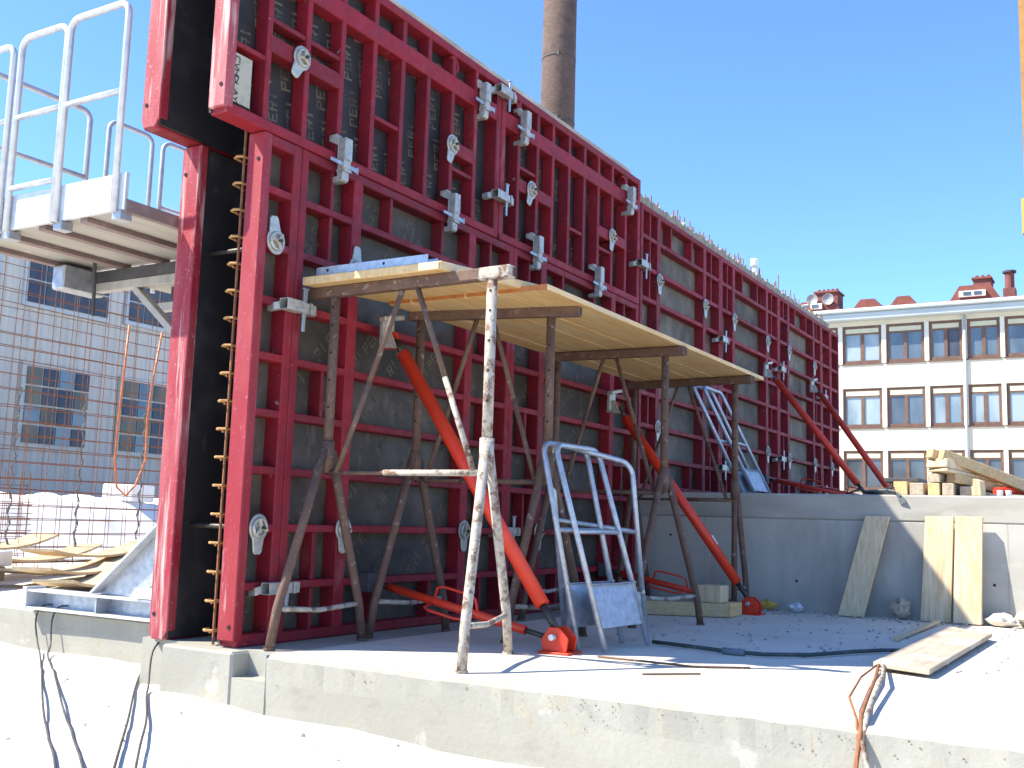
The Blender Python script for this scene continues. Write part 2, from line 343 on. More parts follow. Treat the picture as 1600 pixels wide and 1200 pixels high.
# ================================================================== FORMWORK
LET = {'P': [(0, 0, 1, 6), (1, 5, 4, 6), (3, 3, 4, 5), (1, 2.6, 4, 3.5)], 'E': [(0, 0, 1, 6), (1, 5, 4, 6), (1, 2.6, 3.4, 3.5), (1, 0, 4, 1)],
       'R': [(0, 0, 1, 6), (1, 5, 4, 6), (3, 3.5, 4, 5), (1, 2.6, 4, 3.5), (2.2, 0, 3.4, 2.6)], 'I': [(1, 0, 2, 6)]}
def word(mb, x, z, y, h, ang, lo, hi):
    """block lettering on an x-z plane, clipped to lo/hi"""
    s_ = h / 6; cx = 0; c, sn = math.cos(ang), math.sin(ang)
    for ch in 'PERI':
        for (a, b_, c_, d) in LET[ch]:
            q = []
            for (u, w) in ((a, b_), (c_, b_), (c_, d), (a, d)):
                u = (u + cx) * s_; w = w * s_; q.append((x + u * c - w * sn, y, z + u * sn + w * c))
            if all(lo[0] < p[0] < hi[0] and lo[1] < p[2] < hi[1] for p in q): mb.add(q, [(0, 1, 2, 3)])
        cx += 5 if ch != 'I' else 3
def print_on(ply, x0, x1, z0, z1, y, h, ang, dx, dz, seed=0, keep=.8):
    mb = MB(); rn = random.Random(seed); j = 0; z = z0
    while z < z1:
        x = x0 + (dx / 2 if j % 2 else 0) - .3
        while x < x1:
            if rn.random() < keep: word(mb, x, z, y, h, ang, (x0, z0), (x1, z1))
            x += dx
        z += dz; j += 1
    if mb.v: mb.build('print', 'print', ply)['kind'] = 'stuff'
def members(root, stiles, rails, studs, z0, z1, x0, x1, y0, y1, mt):
    for (x, w) in stiles: MB().box(x - w / 2, x + w / 2, y0, y1, z0 + .002, z1 - .002).build('stile', mt, root, bevel=.004)
    for (z, w) in rails: MB().box(x0 + .003, x1 - .003, y0 + .004, y1, z - w / 2, z + w / 2).build('rail', mt, root, bevel=.004)
    for (xa, xb, za, zb) in studs: MB().box(xa, xb, y0 + .012, y1, za, zb).build('stud', mt, root, bevel=.003)
def edges(root, x0, x1, z0, z1, y0, y1, w, mt='red', left_mt=None):
    MB().box(x0, x0 + w, y0 - .002, y1 + .02, z0 + .03, z1).build('edge_profile', left_mt or mt, root, bevel=.006)
    MB().box(x1 - w, x1, y0 - .002, y1 + .02, z0, z1).build('edge_profile', mt, root, bevel=.006)
    MB().box(x0 + .02, x1 - .004, y0 - .0005, y1 + .018, z0 + .001, z0 + w).build('edge_profile', mt, root, bevel=.006)
    MB().box(x0 + .004, x1 - .004, y0 - .0005, y1 + .018, z1 - w, z1 - .001).build('edge_profile', mt, root, bevel=.006)
def tall_panel(name, label, x0, x1, z0, inner, lstud, rstud, pl='ply', seed=0, group='tall red formwork panels', left_mt=None, kw=.055):
    z1 = z0 + 2.7; r = thing(name, label, 'formwork', ((x0 + x1) / 2, .06, z0), group)
    edges(r, x0, x1, z0, z1, 0, .098, kw, left_mt=left_mt)
    rails = [(z0 + .3 * k, .042) for k in range(1, 9)]
    studs = []
    cell = lambda k: (z0 + .3 * k + .021, z0 + .3 * (k + 1) - .021)
    if inner:
        a, b_ = inner
        for k in lstud: xm = (x0 + a) / 2 + .03; studs.append((xm - .013, xm + .013, *cell(k)))
        for k in rstud: xm = (b_ + x1) / 2 - .02; studs.append((xm - .013, xm + .013, *cell(k)))
        for k in (0, 8):
            for q in (.27, .72): xm = a + (b_ - a) * q; studs.append((xm - .014, xm + .014, *cell(k)))
    members(r, [(x, .085) for x in (inner or ())], rails, studs, z0, z1, x0, x1, 0, .098, 'red')
    p = MB().box(x0 + .012, x1 - .012, .1, .118, z0 + .012, z1 - .012).build('plywood_face', pl, r)
    return r, p
r, p = tall_panel('wall_formwork', 'narrow red formwork panel at the open left end, teardrop nut plates on it', .0, .298, 0, None, (), (), left_mt='red_dusty', kw=.062)
print_on(p, .06, .25, .1, 2.6, .0985, .07, math.radians(90), .22, .32, 3)
for k in (.10, 2.55): MB().tube([(-.004, .035, k), (.01, .035, k)], .011, 10).build('bolt_hole', 'hole', r)
r, p = tall_panel('wall_formwork', 'wide red formwork panel behind the two nearest trestles, standing on the slab', .302, 2.615, 0, (.80, 2.06), (0, 1, 4, 7, 8), (0, 2, 4, 6, 8))
print_on(p, .36, 2.56, .05, 2.62, .0985, .075, math.radians(52), .34, .20, 5)
r, p = tall_panel('wall_formwork', 'wide red formwork panel behind the stacked guardrail frames, next to the step wall', 2.619, 4.90, 0, (3.09, 4.36), (0, 2, 4, 7, 8), (0, 1, 3, 6, 8))
print_on(p, 2.68, 4.85, .05, 2.62, .0985, .075, math.radians(52), .34, .20, 6)
RP = [(4.93, 7.13, 'first'), (7.134, 9.33, 'second'), (9.334, 11.45, 'third')]
for i, (a, b_, w) in enumerate(RP):
    lab = ['red formwork panel on the step just right of the tall upper panels', 'red formwork panel on the step holding the head of the nearer far prop', 'farthest wide red formwork panel on the step, holding the last prop'][i]
    tall_panel('wall_formwork', lab, a, b_, 1.0, (a + .44, a + 1.70), ((0, 2, 6, 7, 8), (0, 1, 3, 7, 8), (0, 2, 5, 8))[i], ((0, 1, 4, 7, 8), (0, 3, 5, 7, 8), (0, 1, 4, 8))[i], 'ply_grey')
tall_panel('wall_formwork', 'narrow red formwork panel second from the far end of the wall', 11.454, 11.98, 1.0, None, (), (), 'ply_grey')
tall_panel('wall_formwork', 'narrow red formwork panel at the far end of the wall', 11.984, 12.48, 1.0, None, (), (), 'ply_grey')
for xx in (11.72, 12.23):
    pass
def long_panel(label, x0, x1, ribs, plates, smalls, seed, left_mt=None):
    z0, z1 = 2.703, 3.90
    r = thing('wall_formwork', label, 'formwork', ((x0 + x1) / 2, .06, z0), 'long red formwork panels of the upper row')
    edges(r, x0, x1, z0, z1, -.003, .098, .06, left_mt=left_mt)
    for x in ribs: MB().box(x - .02, x + .02, .004, .098, z0 + .05, z1 - .05).build('rib', 'red', r, bevel=.004)
    MB().box(x0 + .04, x1 - .04, -.001, .098, 3.575, 3.695).build('waler', 'red', r, bevel=.006)
    for (a, b_) in plates: MB().box(a, b_, .001, .098, 3.15, 3.245).build('tie_rail', 'red', r, bevel=.005)
    for (a, b_, z) in smalls: MB().box(a, b_, .012, .098, z - .014, z + .014).build('stud', 'red', r, bevel=.003)
    p = MB().box(x0 + .012, x1 - .012, .1, .118, z0 + .012, z1 - .012).build('plywood_face', 'ply_dark', r)
    print_on(p, x0 + .05, x1 - .05, z0 + .06, z1 - .06, .0985, .075, math.radians(98), .15, .27, seed, .9)
    return r
u1 = long_panel('near long red formwork panel of the upper row, beige label plate in its corner', -.30, 2.375, [0, .305, .60, .90, 1.19, 1.47, 1.76, 2.05], [(0, .60), (1.76, 2.05)], [(.0, .6, 3.06 + .28), (.93, 1.17, 3.11), (1.78, 2.03, 3.05), (-.28, 0, 3.10)], 21, left_mt='red_worn')
u2 = long_panel('far long red formwork panel of the upper row, ending above the step', 2.385, 4.90, [2.66, 2.95, 3.20, 3.48, 3.76, 4.03, 4.31, 4.60], [(2.66, 3.20), (4.03, 4.60)], [(2.66, 2.95, 3.34), (3.5, 3.74, 3.08), (4.05, 4.3, 3.05)], 22)
for k in (2.85, 3.7): MB().tube([(-.304, .03, k), (-.29, .03, k)], .011, 10).build('bolt_hole', 'hole', u1)
for x in (1.76, 2.60, 4.55):
    # lifting eyes between waler and top edge
    c = u1 if x < 2.3 else u2
    e = MB().tube(arc((x, .02, 3.78), (.05, 0, 0), (0, 0, .05), -1.2, 2.4, 10), .014, 8); e.build('lifting_eye', 'red', c, smooth=True)
# label plate
lp = MB().box(-.235, -.105, .018, .024, 2.785, 3.05).build('label_plate', 'label', u1)
gl = MB(); zz = 3.03
def glyph(mb, segs, x, z, s_):
    for (a, b_, c_, d) in segs: mb.bar((x + a * s_, .0165, z + b_ * s_), (x + c_ * s_, .0165, z + d * s_), .005, .002, (0, 1, 0))
GL = {'C': [(1, 1, 0, 1), (0, 1, 0, 0), (0, 0, 1, 0)], 'V': [(0, 1, .5, 0), (.5, 0, 1, 1)], 'H': [(0, 0, 0, 1), (1, 0, 1, 1), (0, .5, 1, .5)], 'D': [(0, 0, 0, 1), (0, 1, 1, .6), (1, .6, 1, .3), (1, .3, 0, 0)], 'L': [(0, 1, 0, 0), (0, 0, 1, 0)], 'A': [(0, 0, .5, 1), (.5, 1, 1, 0), (.2, .4, .8, .4)], 'Y': [(0, 1, .5, .5), (1, 1, .5, .5), (.5, .5, .5, 0)]}
for ch in 'CVHDLAY':
    segs = [(b1, -a1, d1, -c1) for (a1, b1, c1, d1) in GL[ch]]
    glyph(gl, segs, -.225, zz, .030); zz -= .036
gl.build('lettering', 'ink', lp)
# ---- rear formwork (the opposite side), seen from its open end
def rear(label, x0, x1, z0, z1):
    r = thing('wall_formwork', label, 'formwork', ((x0 + x1) / 2, .56, z0), 'rear red formwork panels')
    MB().box(x0 + .012, x1 - .01, .482, .50, z0 + .012, z1 - .012).build('plywood_face', 'ply_in', r)
    w = .06
    MB().prism([(x0, .48, z0 + .05), (x0, .51, z0), (x0, .60, z0), (x0, .62, z0 + .05), (x0, .62, z1 - .02), (x0, .60, z1), (x0, .48, z1)], (w, 0, 0)).build('edge_profile', 'red_worn', r, bevel=.005)
    MB().box(x1 - w, x1, .50, .62, z0, z1).build('edge_profile', 'red', r, bevel=.005)
    MB().box(x0 + .02, x1 - .003, .501, .619, z0 + .002, z0 + w).build('edge_profile', 'red', r, bevel=.005)
    MB().box(x0 + .02, x1 - .003, .501, .619, z1 - w, z1 - .002).build('edge_profile', 'red', r, bevel=.005)
    n = int(round((z1 - z0) / .3))
    for k in range(1, n): MB().box(x0 + .03, x1 - .03, .501, .612, z0 + .3 * k - .02, z0 + .3 * k + .02).build('rail', 'red', r)
    for z in (z0 + .13, z1 - .16): MB().tube([(x0 - .004, .585, z), (x0 + .01, .585, z)], .011, 10).build('bolt_hole', 'hole', r)
    return r
rear('rear red formwork panel at the open end, black inner plywood, standing on the footing', 0, 2.40, 0, 2.70)
rear('overhanging upper rear red formwork panel with black inner plywood', -.30, 2.40, 2.705, 3.90)
rear('rear red formwork panel hidden deep inside the wall, lower row', 2.41, 4.9, 0, 2.70)
rear('upper rear red formwork panel continuing over the hidden lower one', 2.41, 4.9, 2.705, 3.90)
# ---- poured wall between the far forms + reinforcement
c = thing('poured_wall', 'rough brown concrete top of the poured wall above the far red panels', 'wall', (8.7, .3, 1.0))
mb = MB(); vs = []; rn = random.Random(8); n = 190
for i in range(n + 1):
    x = 4.95 + 7.5 * i / n
    vs += [(x, .125, 1.0), (x, .125 + rn.uniform(0, .02), 3.865 + rn.uniform(-.02, .03)), (x, .30, 3.90 + rn.uniform(-.03, .04)), (x, .475, 3.87 + rn.uniform(-.02, .03)), (x, .478, 1.0)]
fs = [(i * 5 + k, i * 5 + k + 1, i * 5 + k + 6, i * 5 + k + 5) for i in range(n) for k in range(4)] + [(4, 3, 2, 1, 0), tuple(n * 5 + k for k in range(5))]
mb.add(vs, fs).build('concrete_core', 'conc_top', c)
mb = MB()
for i in range(86):
    x = 5.0 + 7.4 * i / 86 + rn.uniform(-.03, .03); h = rn.choice([.03, .05, .06, .08, .1]) + (.14 if i in (44, 58, 75) else 0)
    y = rn.choice([.16, .2, .38]); mb.tube([(x, y, 3.80), (x + rn.uniform(-.02, .02), y, 3.90 + h)], .007, 6)
o = mb.build('rebar_tips', 'rebar', c); o['kind'] = 'stuff'
cp = MB().tube([(8.95, .2, 3.88), (8.95, .2, 4.0)], .03, 10); cp.tube([(8.95, .2, 4.0), (8.95, .2, 4.03), (8.95, .2, 4.08), (8.95, .2, 4.10)], .05, 12)
tag(cp.build('bar_cap', 'foam', smooth=True), 'small white plastic cap standing on the poured wall top', 'cap')
tb = MB().box(-.28, 4.72, .015, .46, 3.903, 3.945); tag(tb.build('cover_board', 'wood_grey', bevel=.005), 'pale thin board lying along the top of the upper red panels', 'board')
rc = thing('rebar_cage', 'rusty reinforcement with bare bar ends showing in the gap between both forms', 'rebar', (.04, .2, 0))
for (x, y) in ((.05, .19), (.30, .19), (.55, .19), (.80, .19)):
    MB().tube([(x, y, 0), (x, y, 3.75)], .008, 6).build('vertical_bar', 'rebar', rc)
hm = MB().tube([(0, 0, 0), (1.6, 0, 0)], .007, 6).mesh('horizontal_bar', 'rebar')
um = MB().tube([(.02, .035, 0), (-.02, .03, 0), (-.035, 0, 0), (-.02, -.03, 0), (.02, -.035, 0)], .0075, 6).mesh('bar_hook', 'rebar_pale')
for k in range(18):
    z = .06 + k * .148
    child('horizontal_bar', hm, rc, (.0, .012, z)); child('bar_hook', um, rc, (.0, 0, z + .012))
for i, (x, z) in enumerate([(.12, .60), (.12, 2.10)]):
    t = thing('tie_rod', ['dark tie rod with pale sleeve crossing the gap low down', 'dark tie rod with pale sleeve crossing the gap high up'][i], 'tie rod', (x, .3, z), 'tie rods across the gap')
    MB().tube([(x, .12, z), (x, .48, z)], .014, 8).build('rod', 'steel_dark', t, smooth=True)
    MB().tube([(x, .121, z), (x, .19, z)], .018, 10).build('sleeve', 'foam', t, smooth=True)

# ================================================================== CLAMPS AND NUT PLATES
def make_clamp():
    r = thing('panel_clamp', '', 'clamp', (0, 0, 0))
    b = MB(); L = .155
    # square tube housing, open end left
    w = .036
    for (y0, y1, z0, z1) in ((-.085, -.079, -w, w), (-.019, -.013, -w, w), (-.079, -.019, -w, -w + .006), (-.079, -.019, w - .006, w)):
        b.box(-L, .0, y0, y1, z0, z1)
    b.build('housing', 'cast', r, bevel=.003, local=True)
    b = MB().prism([(-.01, -.078, -.033), (.05, -.078, -.033), (.06, -.066, -.033), (.13, -.066, -.033), (.145, -.05, -.033), (.145, -.014, -.033), (-.01, -.014, -.033)], (0, 0, .066))
    b.build('sliding_jaw', 'cast', r, bevel=.004, local=True)
    b = MB().prism([(-L + .0, -.02, -.030), (-L - .035, -.005, -.046), (-L - .03, .06, -.046), (-L + .01, .06, -.046), (-L + .045, -.012, -.03)], (0, 0, .05))
    b.build('hook', 'cast', r, bevel=.004, local=True)
    b = MB().prism([(.145, -.014, -.028), (.145, .06, -.028), (.11, .06, -.028), (.10, -.014, -.028)], (0, 0, .056)); b.build('hook', 'cast', r, bevel=.004, local=True)
    b = MB().prism([(.060, -.083, -.034), (.078, -.083, -.034), (.078, -.011, -.034), (.060, -.011, -.034)], (0, 0, .07)); b.build('ridge', 'cast', r, local=True)
    b = MB().prism([(.012, -.062, -.15), (.036, -.062, -.15), (.048, -.062, .12), (.014, -.062, .12)], (0, .012, 0)); b.box(.006, .056, -.066, -.046, .12, .13)
    b.build('wedge', 'zinc', r, bevel=.002, local=True)
    return r
CL = [ (.30, 1.79, 0, 'over the narrow panel joint at mid height'), (.29, .29, 0, 'low on the narrow panel joint beside the first trestle leg'), (2.38, 3.0, 0, 'on the joint between the two long upper panels, lower one'),
       (2.38, 3.79, 0, 'on the joint between the two long upper panels at the very top'), (4.92, 3.08, 0, 'where the upper row meets the far panels'),
       (7.13, 2.73, 0, 'high on the joint between first and second far panels'), (9.33, 2.71, 0, 'high on the joint right of the first far prop'), (2.62, .60, 0, 'low behind the big orange prop'),
       (9.33, 1.56, 0, 'low on the joint under the first far prop'), (11.45, 2.60, 0, 'high beside the last far prop'), (11.45, 1.22, 0, 'near the step edge beside the last far prop'), (7.13, 1.32, 0, 'low behind the guardrail frames on the step'),
       (.60, 2.71, 1, 'leftmost of those on the seam under the long upper panels'), (1.74, 2.71, 1, 'second from the left on the seam under the long upper panels'), (2.90, 2.71, 1, 'third from the left on the seam under the long upper panels'), (3.97, 2.71, 1, 'rightmost on the seam under the long upper panels'),
       (2.08, 3.62, 1, 'on the waler just left of the upper joint'), (2.66, 3.62, 1, 'on the waler just right of the upper joint'), (4.60, 3.60, 1, 'on the waler at the far upper corner') ]
proto = make_clamp()
for i, (x, z, v, where) in enumerate(CL):
    o = proto if i == 0 else copy_tree(proto)
    o.scale = (.86, .86, .86); o.location = (x, -.006, z); o.rotation_euler = (0, math.radians(90 if v else 0), 0)
    tag(o, 'galvanised wedge clamp ' + where, 'clamp', 'galvanised panel clamps')
def make_plate():
    r = thing('nut_plate', '', 'nut plate', (0, 0, 0))
    R = .072; pts = []
    for i in range(19):
        a = math.radians(-52 + 284 * i / 18); pts.append((R * math.cos(a) * .92, R * math.sin(a)))
    pts += [(-.030, -.125), (-.018, -.138), (.018, -.138), (.030, -.125)]
    MB().prism([(x, 0, z) for x, z in pts], (0, -.012, 0)).build('plate', 'cast', r, bevel=.004, local=True)
    b = MB().tube([Vector((.045 * math.cos(t_), -.018, .045 * math.sin(t_))) for t_ in [2 * math.pi * k / 18 for k in range(19)]], .009, 8, cap=False); b.build('ring', 'cast', r, smooth=True, local=True)
    b = MB()
    for k in range(3):
        a = math.radians(90 + 120 * k + 15); b.bar((0, -.024, 0), (.05 * math.cos(a), -.024, .05 * math.sin(a)), .016, .022, (0, 1, 0))
    b.build('wing_nut', 'label', r, bevel=.003, local=True)
    MB().tube([(0, .09, 0), (0, -.055, 0)], .0085, 8).build('rod_end', 'steel_dark', r, local=True)
    return r
NP = [(.24, 3.20, 25, 'nearest of those along the upper panels'), (1.75, 3.20, 15, 'above the seam, second along the upper panels'), (2.84, 3.20, 20, 'just right of the upper panel joint'), (4.29, 3.20, 10, 'farthest along the upper panels'),
      (.12, 2.12, 170, 'upper one on the narrow left panel'), (.12, .60, 0, 'lower one on the narrow left panel'), (.80, .60, 0, 'beside the first trestle leg, low'), (2.06, .60, 0, 'half hidden behind the white trestle post'), (.80, 2.12, 180, 'peeping out above the grey channel on the platform'), (3.09, .60, 0, 'behind the leg next to the guardrail frames'),
      (5.37, 3.03, 0, 'first along the far panels, high'), (6.63, 3.03, 0, 'second along the far panels, high'), (7.57, 3.05, 0, 'third along the far panels, high'), (8.83, 3.0, 0, 'fourth along the far panels, above the prop head'), (9.77, 3.03, 0, 'fifth along the far panels, high'), (11.03, 3.0, 0, 'last along the far panels, high'),
      (8.83, 1.62, 0, 'low on the far panels under the prop head'), (9.77, 1.60, 0, 'low on the far panels between both props'), (11.03, 1.62, 0, 'low on the far panels under the last prop'), (11.98, 1.62, 0, 'low at the far end of the wall'), (5.37, 1.60, 0, 'low beside the guardrail frames on the step')]
proto = make_plate()
for i, (x, z, a, where) in enumerate(NP):
    o = proto if i == 0 else copy_tree(proto)
    o.location = (x, -.004, z); o.rotation_euler = (0, math.radians(a), 0)
    tag(o, 'pale teardrop nut plate ' + where, 'nut plate', 'tie nut plates')

# ================================================================== PROPS
def prop(label, top, foot, zf, kick):
    T = Vector(top); F = Vector(foot); r = thing('push_pull_prop', label, 'prop', (F.x, F.y, zf), 'orange-red formwork props')
    d = (F - T).normalized()
    MB().tube([T + d * .10, F - d * .17], .040, 16).build('tube', 'prop', r, smooth=True)
    MB().tube([T + d * .0, T + d * .11], .02, 10).build('spindle', 'steel_dark', r, smooth=True)
    MB().tube([F - d * .18, F + d * .0], .02, 10).build('spindle', 'steel_dark', r, smooth=True)
    for s_ in (-1, 1): MB().prism([(T.x + s_ * .022, T.y - .03, T.z - .05), (T.x + s_ * .022, T.y + .10, T.z - .04), (T.x + s_ * .022, T.y + .10, T.z + .07), (T.x + s_ * .022, T.y + .02, T.z + .06)], (s_ * .01, 0, 0)).build('head_fork', 'prop' if s_ > 0 else 'cast', r, bevel=.003)
    b = MB().box(T.x - .055, T.x + .055, T.y + .055, T.y + .085, T.z - .03, T.z + .13); b.bar((T.x - .09, T.y + .04, T.z + .12), (T.x + .10, T.y + .04, T.z + .16), .05, .03); b.build('head_bracket', 'cast', r, bevel=.005)
    # foot shoe
    MB().box(F.x - .08, F.x + .08, F.y - .10, F.y + .08, zf, zf + .012).build('foot_plate', 'prop', r, bevel=.003)
    for s_ in (-1, 1):
        MB().prism([(F.x + s_ * .042, F.y - .075, zf + .012), (F.x + s_ * .042, F.y + .065, zf + .012), (F.x + s_ * .042, F.y + .075, zf + .07), (F.x + s_ * .042, F.y + .03, zf + .135), (F.x + s_ * .042, F.y - .03, zf + .135), (F.x + s_ * .042, F.y - .085, zf + .08)], (s_ * .012, 0, 0)).build('foot_cheek', 'prop', r, bevel=.004)
    MB().tube([(F.x - .085, F.y, zf + .085), (F.x + .085, F.y, zf + .085)], .016, 10).build('foot_bolt', 'zinc', r, smooth=True)
    if kick:
        a = Vector((F.x, F.y + .06, zf + .075)); e = Vector((T.x, -.10, zf + .29)); k = (e - a).normalized()
        MB().tube([a, a + k * .18], .014, 8).build('kicker_spindle', 'steel_dark', r, smooth=True)
        MB().tube([a + k * .14, e - k * .08], .024, 12).build('kicker_tube', 'prop', r, smooth=True)
        MB().tube([e - k * .1, e], .017, 8).build('kicker_spindle', 'steel_dark', r, smooth=True)
        MB().box(e.x - .06, e.x + .06, e.y + .02, e.y + .10, e.z - .05, e.z + .06).build('kicker_bracket', 'dark', r, bevel=.006)
        for ee, zz in ((.35, 1), (.35, -1)):
            h1 = a + k * .45; h2 = a + k * .75; q = Vector((.0, 0, .095)) if zz > 0 else Vector((-.10, .03, -.03))
            MB().tube([h1, h1 + q * .85 + k * .02, h1 + q + k * .06, h2 + q - k * .06, h2 + q * .85 - k * .02, h2], .008, 8).build('handle', 'prop', r, smooth=True)
    return r
prop('thick orange-red prop nearest the camera, foot at the shadow edge', (1.03, -.15, 1.72), (1.02, -1.30, .10), 0, True)
p2 = prop('orange-red prop in front of the step wall, small white sticker on it', (4.20, -.14, 1.66), (4.36, -1.24, .10), 0, True)
MB().bar((4.335, -.93, .61), (4.34, -.975, .54), .03, .004, (0, -1, 1)).build('sticker', 'foam', p2)
prop('orange-red prop on the step, nearer of the two by the white building', (8.60, -.13, 2.55), (8.45, -1.27, 1.08), .98, True)
prop('orange-red prop on the step, last one at the far end', (10.70, -.13, 2.62), (10.05, -1.29, 1.08), .98, True)

# ================================================================== TRESTLES AND DECK
def trestle(label, near, outer, zb, feet_near, feet_outer, be, mtn='rust', mto='rust', low=.2):
    N = Vector((*near, 0)); O = Vector((*outer, 0)); r = thing('trestle', label, 'trestle', ((N.x + O.x) / 2, (N.y + O.y) / 2, 0), 'rusty scaffold trestles')
    d = (O - N).normalized(); top = zb + .03
    a = N - d * be[0]; e = O + d * be[1]
    MB().bar(a + Vector((0, 0, top)), e + Vector((0, 0, top)), .058, .06).build('beam', 'rust', r, bevel=.006)
    MB().bar(e - d * .19 + Vector((0, 0, top)), e + Vector((0, 0, top)), .0625, .0645).build('beam_end', mto, r, bevel=.008)
    zc = 1.02
    for P, feet, mt in ((N, feet_near, mtn), (O, feet_outer, mto)):
        MB().tube([P + Vector((0, 0, zc - .12)), P + Vector((0, 0, zb))], .0265, 12).build('post', mt, r, smooth=True)
        MB().tube([P + Vector((0, 0, zc - .10)), P + Vector((0, 0, zc + .05))], .036, 12).build('collar', mt, r, smooth=True)
        hl = []
        for z in (1.25, 1.4, 1.55, 1.7, 1.8): hl.append(z)
        for z in hl: MB().tube([P + Vector((-.0295, -.008, z)), P + Vector((0.0, -.008, z))], .006, 6).build('pin_hole', 'hole', r)
        L = []
        for f in feet:
            F = Vector((f[0], f[1], 0)); J = P + Vector((0, 0, zc)); k = (F - P).normalized() * .03
            kn = F.lerp(P, .16) + Vector((0, 0, low)) + (F - P) * .05
            MB().tube([J + k, J.lerp(kn, .5) + k * .4, kn, F], .0245, 10).build('leg', mt, r, smooth=True); L.append(kn)
            MB().tube([F, F + Vector((0, 0, .012))], .03, 10).build('foot_cap', mt, r)
        q = (L[0] + L[1]) / 2 + Vector((0, 0, -.02)); MB().tube([L[0], L[0].lerp(q, .6), q, L[1].lerp(q, .6), L[1]], .014, 8).build('rung', 'rust_white', r, smooth=True)
    C = (N + O) / 2
    zx = .90
    MB().tube([N + Vector((0, 0, zx)), C + Vector((0, 0, zx))], .011, 8).build('crossbar', 'rust', r, smooth=True)
    MB().tube([C - d * .12 + Vector((0, 0, zx + .001)), O + Vector((0, 0, zx + .001))], .016, 8).build('crossbar', mto, r, smooth=True)  # pale outer half on the nearest trestle paints in sunlight on the bar
    for P, s_, mt in ((N, -1, 'rust'), (O, 1, mto)):
        tp = C + d * .05 * s_ + Vector((0, 0, zb)); bt = P - d * .07 * s_ + Vector((0, 0, zx))
        MB().tube([tp, tp.lerp(bt, .5)], .0150, 8).build('brace', 'rust', r, smooth=True)
        MB().tube([tp.lerp(bt, .499), bt], .0152, 8).build('brace', mt, r, smooth=True)
    return r
trestle('mortar-splashed rusty trestle nearest the camera, its outer post caked white', (.42, -.19), (.40, -1.21), 1.86, [(.07, -.18), (.75, -.22)], [(.06, -1.33), (.80, -1.13)], (.17, .12), 'rust', 'rust_white')
trestle('second rusty trestle from the camera, behind the orange prop', (1.21, -.20), (1.40, -1.0), 1.87, [(.86, -.18), (1.50, -.27)], [(1.22, -.86), (1.86, -1.02)], (.08, .18))
trestle('third rusty trestle from the camera, right of the stacked guardrail frames', (2.86, -.26), (2.90, -1.10), 1.86, [(2.50, -.22), (3.2, -.24)], [(2.58, -1.02), (3.15, -1.28)], (.06, .15))
trestle('farthest rusty trestle, standing against the step wall', (4.52, -.14), (4.45, -1.08), 1.86, [(4.2, -.16), (4.85, -.16)], [(4.50, -1.06), (4.66, -1.12)], (.06, .16))
# lower deck boards on trestles 2-4
DY = [(-.14, -.305), (-.31, -.685), (-.69, -.895), (-.90, -1.22)]
LB = ['next to the red panels', 'second from the red panels', 'second from the outer edge', 'at the outer edge']
for i, (a, b_) in enumerate(DY):
    o = thing('deck_board', 'long yellow deck board of the platform, ' + LB[i], 'deck board', (2.8, (a + b_) / 2, 1.922), 'yellow deck boards')
    MB().box(.955, 4.78, b_ + .002, a - .002, 1.924 + .0007 * i, 1.957).build('plank', 'wood_y', o, bevel=.003)
    MB().box(.948, .956, b_ + .006, a - .006, 1.926, 1.955).build('end_seal', 'wood_seal', o)
    if i: MB().box(.944, .962, a - .006, a + .006, 1.918, 1.958).build('end_strip', 'wood_y', o)
# upper boards on trestle 1
o = thing('formwork_board', 'thick yellow board on top of the nearest trestle, its end towards the camera', 'board', (.8, -.5, 1.922))
MB().prism([(.30, -.05, 1.915), (1.30, -.12, 1.962), (1.30, -1.10, 1.962), (.30, -.965, 1.915)], (0, 0, .045)).build('plank', 'wood_y', o, bevel=.004)
MB().prism([(.297, -.83, 1.918), (.297, -.955, 1.918), (.297, -.955, 1.957), (.297, -.83, 1.957)], (-.004, 0, 0)).build('sun_patch', 'wood_p', o)  # pale patch paints the sunlit corner of the board end
o = thing('grey_channel', 'dark grey steel channel lying on the near platform board', 'steel channel', (.36, -.5, 1.965))
b = MB().box(.33, .336, -.86, -.12, 1.966, 2.012); b.box(.336, .43, -.86, -.12, 1.966, 1.971); b.box(.42, .426, -.86, -.12, 1.971, 2.01); b.build('channel', 'zinc', o, bevel=.001)
for y in (-.2, -.58): MB().tube([(.328, y, 1.99), (.333, y, 1.99)], .008, 8).build('bolt_hole', 'hole', o)

